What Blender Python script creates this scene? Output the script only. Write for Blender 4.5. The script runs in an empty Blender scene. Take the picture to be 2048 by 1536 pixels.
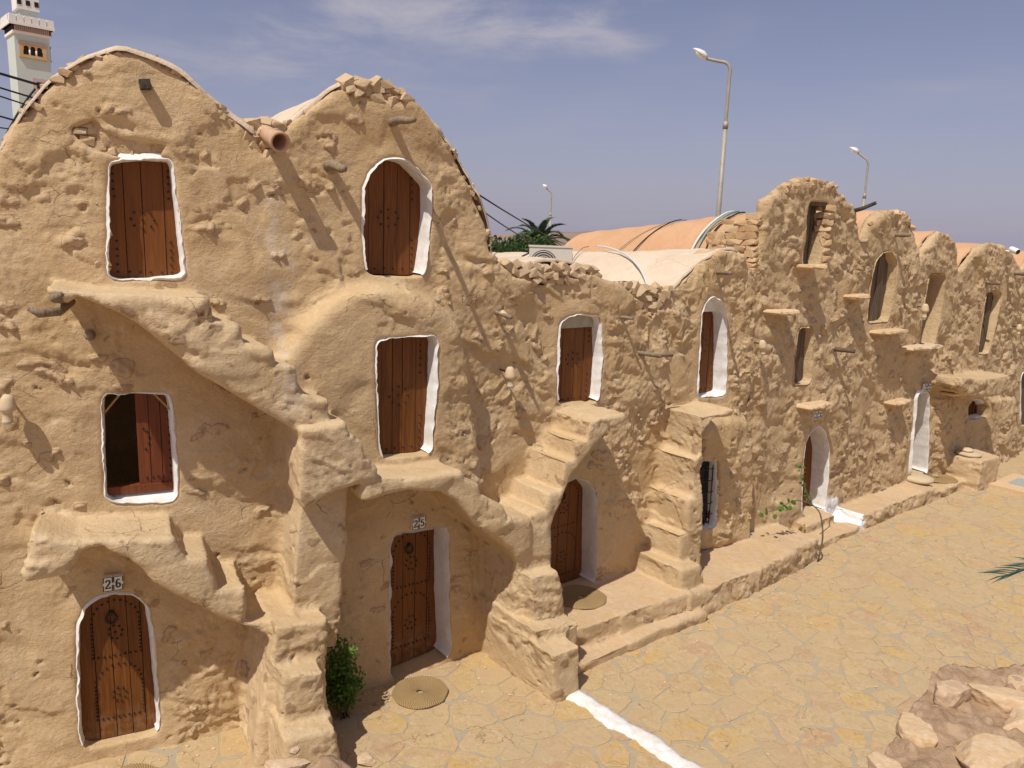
import bpy, bmesh, math, random, json
import numpy as np
from mathutils import Vector, Matrix

C = bpy.context.scene.collection
scn = bpy.context.scene
R = math.radians

# ------------------------------------------------------------------ camera
CAM_H = 5.8
PITCH, ROLL = R(10.5), R(2.0)
_f = Vector((0, math.cos(PITCH), -math.sin(PITCH)))
_r = Vector((1, 0, 0)); _u = _r.cross(_f)
_r2 = _r * math.cos(ROLL) + _u * math.sin(ROLL)
_u2 = -_r * math.sin(ROLL) + _u * math.cos(ROLL)
cam_d = bpy.data.cameras.new('camera'); cam = bpy.data.objects.new('camera', cam_d); C.objects.link(cam)
cam.matrix_world = Matrix(((_r2.x, _u2.x, -_f.x, 0), (_r2.y, _u2.y, -_f.y, 0), (_r2.z, _u2.z, -_f.z, CAM_H), (0, 0, 0, 1)))
cam_d.sensor_width = 36; cam_d.lens = 36 * 1538 / 2048
cam_d.clip_start = 0.05; cam_d.clip_end = 9000
scn.camera = cam

# ------------------------------------------------------------------ light
SUN_TRAVEL = Vector((0.316, 0.568, -1.0)).normalized()
SUN_EL = math.asin(-SUN_TRAVEL.z); SUN_AZ = math.atan2(-SUN_TRAVEL.x, -SUN_TRAVEL.y)
sd = bpy.data.lights.new('sun', 'SUN'); sd.energy = 4.6; sd.angle = R(0.53); sd.color = (1.0, 0.945, 0.86)
so = bpy.data.objects.new('sun', sd); C.objects.link(so)
so.rotation_euler = SUN_TRAVEL.to_track_quat('-Z', 'Y').to_euler(); so.location = (-10, -15, 40)

w = bpy.data.worlds.new('World'); scn.world = w; w.use_nodes = True
nt = w.node_tree; nt.nodes.clear()
def wn(t, **k):
    n = nt.nodes.new(t)
    for a, b in k.items(): setattr(n, a, b)
    return n
out = wn('ShaderNodeOutputWorld'); bg = wn('ShaderNodeBackground'); bg.inputs[1].default_value = 0.103
sky = wn('ShaderNodeTexSky', sky_type='NISHITA'); sky.sun_disc = False
sky.sun_elevation = SUN_EL; sky.sun_rotation = SUN_AZ % (2 * math.pi)
sky.altitude = 300; sky.air_density = 1.0; sky.dust_density = 1.3; sky.ozone_density = 1.6
hs = wn('ShaderNodeHueSaturation'); hs.inputs['Saturation'].default_value = 0.92
tint = wn('ShaderNodeMix', data_type='RGBA', blend_type='MULTIPLY'); tint.inputs[0].default_value = 1.0
tint.inputs[7].default_value = (1.02, 0.86, 0.93, 1)
tc = wn('ShaderNodeTexCoord'); sep = wn('ShaderNodeSeparateXYZ'); nt.links.new(tc.outputs['Generated'], sep.inputs[0])
def M(op, a, b=None, c=None):
    n = wn('ShaderNodeMath', operation=op)
    for i, v in enumerate((a, b, c)):
        if v is None: continue
        if isinstance(v, (int, float)): n.inputs[i].default_value = v
        else: nt.links.new(v, n.inputs[i])
    return n.outputs[0]
CLOUD_Z, CLOUD_X = 25.2, 1.05
zz = M('ADD', M('MAXIMUM', sep.outputs[2], 0.0), 0.10)
cx = M('DIVIDE', sep.outputs[0], zz); cy = M('DIVIDE', sep.outputs[1], zz)
cmb = wn('ShaderNodeCombineXYZ'); nt.links.new(M('ADD', cx, CLOUD_X), cmb.inputs[0]); nt.links.new(cy, cmb.inputs[1]); cmb.inputs[2].default_value = CLOUD_Z
def noise(scale, det, rough, dist=0.0, vec=None):
    n = wn('ShaderNodeTexNoise'); n.inputs['Scale'].default_value = scale; n.inputs['Detail'].default_value = det
    n.inputs['Roughness'].default_value = rough; n.inputs['Distortion'].default_value = dist
    nt.links.new(vec or cmb.outputs[0], n.inputs['Vector']); return n.outputs[0]
def ramp(v, a, b):
    n = wn('ShaderNodeMapRange', interpolation_type='SMOOTHSTEP'); nt.links.new(v, n.inputs[0])
    n.inputs[1].default_value = a; n.inputs[2].default_value = b; return n.outputs[0]
cl_big = ramp(noise(0.85, 3, 0.5), 0.46, 0.62)
cl_small = ramp(noise(2.2, 9, 0.60, 0.30), 0.36, 0.70)
cl = M('MULTIPLY', M('MULTIPLY', cl_big, cl_small), ramp(sep.outputs[2], 0.10, 0.26))
veil = M('MULTIPLY', ramp(noise(1.1, 6, 0.58, 0.25), 0.45, 0.75), 0.16)
cl = M('MINIMUM', M('ADD', M('MULTIPLY', cl, 1.0), veil), 1.0)
cm = wn('ShaderNodeMix', data_type='RGBA'); cm.inputs[7].default_value = (4.9, 4.7, 5.5, 1)
hz = wn('ShaderNodeMix', data_type='RGBA'); hz.inputs[7].default_value = (3.70, 3.58, 4.75, 1)
hf = M('MULTIPLY', M('POWER', 2.718, M('MULTIPLY', M('MAXIMUM', sep.outputs[2], 0.0), -6.5)), 0.92)
nt.links.new(sky.outputs[0], hs.inputs['Color']); nt.links.new(hs.outputs[0], tint.inputs[6])
nt.links.new(tint.outputs[2], hz.inputs[6]); nt.links.new(hf, hz.inputs[0])
nt.links.new(hz.outputs[2], cm.inputs[6]); nt.links.new(cl, cm.inputs[0])
nt.links.new(cm.outputs[2], bg.inputs[0]); nt.links.new(bg.outputs[0], out.inputs[0])

scn.view_settings.view_transform = 'Standard'; scn.view_settings.look = 'None'
scn.view_settings.gamma = 1; scn.view_settings.use_curve_mapping = False
scn.view_settings.exposure = -0.17
scn.render.engine = 'CYCLES'; scn.cycles.max_bounces = 12; scn.cycles.diffuse_bounces = 9

# ------------------------------------------------------------------ helpers
rng = random.Random(7); nr = np.random.default_rng(11)
def worldloc(o):
    v = Vector((0, 0, 0))
    while o is not None: v += o.location; o = o.parent
    return v
def link(o, parent=None):
    C.objects.link(o)
    if parent is not None: o.parent = parent
    return o
def empty(name, loc):
    o = bpy.data.objects.new(name, None); o.location = loc; o.empty_display_size = 0.2
    return link(o)
def tag(o, label=None, cat=None, group=None, kind=None):
    if label: o['label'] = label
    if cat: o['category'] = cat
    if group: o['group'] = group
    if kind: o['kind'] = kind
    return o
def mesh_np(name, v, f, mat, parent=None, smooth=True, attrs=None, origin=None, normals=None):
    """v Nx3 world coords, f list of faces or Mx4 / Mx3 array"""
    v = np.asarray(v, dtype=np.float64).reshape(-1, 3)
    if parent is not None: loc = worldloc(parent); base = np.array(loc)
    else: base = np.zeros(3)
    org = np.array(origin) if origin is not None else base
    me = bpy.data.meshes.new(name)
    if isinstance(f, np.ndarray):
        k = f.shape[1]; m = len(f)
        me.vertices.add(len(v)); me.vertices.foreach_set('co', (v - org).astype(np.float32).ravel())
        me.loops.add(m * k); me.loops.foreach_set('vertex_index', f.astype(np.int32).ravel())
        me.polygons.add(m); me.polygons.foreach_set('loop_start', np.arange(m, dtype=np.int32) * k)
        me.update(calc_edges=True); me.validate()
    else:
        me.from_pydata([tuple(p) for p in (v - org)], [], [tuple(q) for q in f]); me.update()
    if smooth: me.polygons.foreach_set('use_smooth', np.ones(len(me.polygons), dtype=bool))
    if attrs:
        for an, arr in attrs.items():
            at = me.attributes.new(an, 'FLOAT', 'POINT'); at.data.foreach_set('value', arr.astype(np.float32))
    if normals is not None: me.normals_split_custom_set_from_vertices([tuple(x) for x in normals])
    if mat is not None: me.materials.append(mat)
    o = bpy.data.objects.new(name, me); link(o, parent)
    o.location = Vector(org - base)
    return o
class MB:
    """collects primitives, links them as one mesh"""
    def __init__(s): s.v = []; s.f = []
    def add(s, v, f):
        n = len(s.v); s.v += [tuple(p) for p in v]; s.f += [tuple(i + n for i in q) for q in f]; return s
    def box(s, c, d, rz=0.0, ax=None):
        c = Vector(c); hx, hy, hz = d[0] / 2, d[1] / 2, d[2] / 2
        mt = Matrix.Rotation(rz, 3, 'Z') if ax is None else ax
        v = [c + mt @ Vector((x * hx, y * hy, z * hz)) for x, y, z in ((-1,-1,-1),(1,-1,-1),(1,1,-1),(-1,1,-1),(-1,-1,1),(1,-1,1),(1,1,1),(-1,1,1))]
        return s.add(v, [(3,2,1,0),(4,5,6,7),(0,1,5,4),(1,2,6,5),(2,3,7,6),(3,0,4,7)])
    def tube(s, pts, rad, n=8, cap=True):
        pts = [Vector(p) for p in pts]; rad = rad if hasattr(rad, '__len__') else [rad] * len(pts)
        v = []; f = []; up = Vector((0, 0, 1)); prev = None
        for i, p in enumerate(pts):
            t = (pts[min(i + 1, len(pts) - 1)] - pts[max(i - 1, 0)]).normalized()
            a = prev if prev is not None else (up.cross(t) if abs(t.z) < 0.95 else Vector((1, 0, 0)).cross(t))
            a = (a - t * a.dot(t)).normalized(); b = t.cross(a); prev = a
            for k in range(n):
                th = 2 * math.pi * k / n; v.append(p + (a * math.cos(th) + b * math.sin(th)) * rad[i])
        for i in range(len(pts) - 1):
            for k in range(n):
                f.append((i * n + k, i * n + (k + 1) % n, (i + 1) * n + (k + 1) % n, (i + 1) * n + k))
        if cap:
            f.append(tuple(range(n))[::-1]); f.append(tuple((len(pts) - 1) * n + k for k in range(n)))
        return s.add(v, f)
    def lathe(s, prof, c, ax=None, n=20):
        """prof list of (r, h) along local z; ax 3x3 matrix"""
        c = Vector(c); ax = ax or Matrix.Identity(3); v = []; f = []
        for r_, h in prof:
            for k in range(n):
                t = 2 * math.pi * k / n; v.append(c + ax @ Vector((r_ * math.cos(t), r_ * math.sin(t), h)))
        for i in range(len(prof) - 1):
            for k in range(n):
                f.append((i * n + k, i * n + (k + 1) % n, (i + 1) * n + (k + 1) % n, (i + 1) * n + k))
        return s.add(v, f)
    def prism(s, poly, axes, d0, d1):
        """2D polygon in plane axes=(o,u,v,w) extruded along w from d0 to d1"""
        o, u, v_, w_ = axes; n = len(poly)
        a = [o + u * p[0] + v_ * p[1] + w_ * d0 for p in poly]; b = [o + u * p[0] + v_ * p[1] + w_ * d1 for p in poly]
        f = [tuple(range(n))[::-1], tuple(range(n, 2 * n))] + [(i, (i + 1) % n, n + (i + 1) % n, n + i) for i in range(n)]
        return s.add(a + b, f)
    def build(s, name, mat, parent=None, smooth=False, origin=None):
        return mesh_np(name, s.v, s.f, mat, parent, smooth, origin=origin)
def copy_tree(o, parent=None):
    c = o.copy(); link(c, parent)
    for ch in list(o.children): copy_tree(ch, c)
    return c

# ------------------------------------------------------------------ noise (numpy)
def _hash(ix, iy, iz, seed):
    h = (ix.astype(np.int64) * 374761393 + iy.astype(np.int64) * 668265263 + iz.astype(np.int64) * 2147483647 + seed * 1274126177) & 0xffffffff
    h = ((h ^ (h >> 13)) * 1274126177) & 0xffffffff
    h = ((h ^ (h >> 16)) * 2246822519) & 0xffffffff
    return ((h ^ (h >> 15)) & 0xffffff) / float(0xffffff)
def vnoise(p, seed=0):
    i = np.floor(p); f = p - i; i = i.astype(np.int64); u = f * f * f * (f * (f * 6 - 15) + 10); r = 0
    for dx in (0, 1):
        for dy in (0, 1):
            for dz in (0, 1):
                wt = (u[:, 0] if dx else 1 - u[:, 0]) * (u[:, 1] if dy else 1 - u[:, 1]) * (u[:, 2] if dz else 1 - u[:, 2])
                r = r + wt * _hash(i[:, 0] + dx, i[:, 1] + dy, i[:, 2] + dz, seed)
    return r * 2 - 1
def fbm(p, oct=3, seed=0, rough=0.5):
    r = 0; a = 1; t = 0
    for k in range(oct): r = r + a * vnoise(p * (2.03 ** k) + k * 17.3, seed + k); t += a; a *= rough
    return r / t
def worley(p, seed=0):
    """distance to the nearest feature point, second nearest, random of the cell"""
    i = np.floor(p).astype(np.int64); best = np.full(len(p), 9.0); b2 = np.full(len(p), 9.0); rid = np.zeros(len(p))
    for dx in (-1, 0, 1):
        for dy in (-1, 0, 1):
            for dz in (-1, 0, 1):
                cx, cy, cz = i[:, 0] + dx, i[:, 1] + dy, i[:, 2] + dz
                q = np.stack([cx + _hash(cx, cy, cz, seed), cy + _hash(cx, cy, cz, seed + 1), cz + _hash(cx, cy, cz, seed + 2)], 1)
                d = np.sqrt(((q - p) ** 2).sum(1)); c = d < best
                b2 = np.where(c, best, np.minimum(b2, d)); rid = np.where(c, _hash(cx, cy, cz, seed + 3), rid); best = np.where(c, d, best)
    return best, b2, rid
def sstep(a, b, x):
    t = np.clip((x - a) / (b - a), 0, 1); return t * t * (3 - 2 * t)

# ------------------------------------------------------------------ facade line in plan
_ds = 0.02; LS = np.arange(-9, 34, _ds)
_t = np.clip((LS + 5.0) / 7.0, 0, 1); LTH = np.radians(23.0 + 15.5 * _t * _t * (3 - 2 * _t))
LX = np.concatenate([[0], np.cumsum(np.cos(LTH[:-1]) * _ds)]); LY = np.concatenate([[0], np.cumsum(np.sin(LTH[:-1]) * _ds)])
_i0 = int(np.argmin(abs(LS))); LX += -1.46 - LX[_i0]; LY += 9.30 - LY[_i0]
def W(snz):
    """facade coordinates (along, outward, up) -> world"""
    a = np.asarray(snz, dtype=float).reshape(-1, 3)
    x = np.interp(a[:, 0], LS, LX); y = np.interp(a[:, 0], LS, LY); t = np.interp(a[:, 0], LS, LTH)
    return np.stack([x + a[:, 1] * np.sin(t), y - a[:, 1] * np.cos(t), a[:, 2]], 1)
def w1(s, n, z): return Vector(W([(s, n, z)])[0])
def frame(s, n, z):
    t = float(np.interp(s, LS, LTH))
    return w1(s, n, z), Vector((math.cos(t), math.sin(t), 0)), Vector((0, 0, 1)), Vector((math.sin(t), -math.cos(t), 0))

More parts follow.
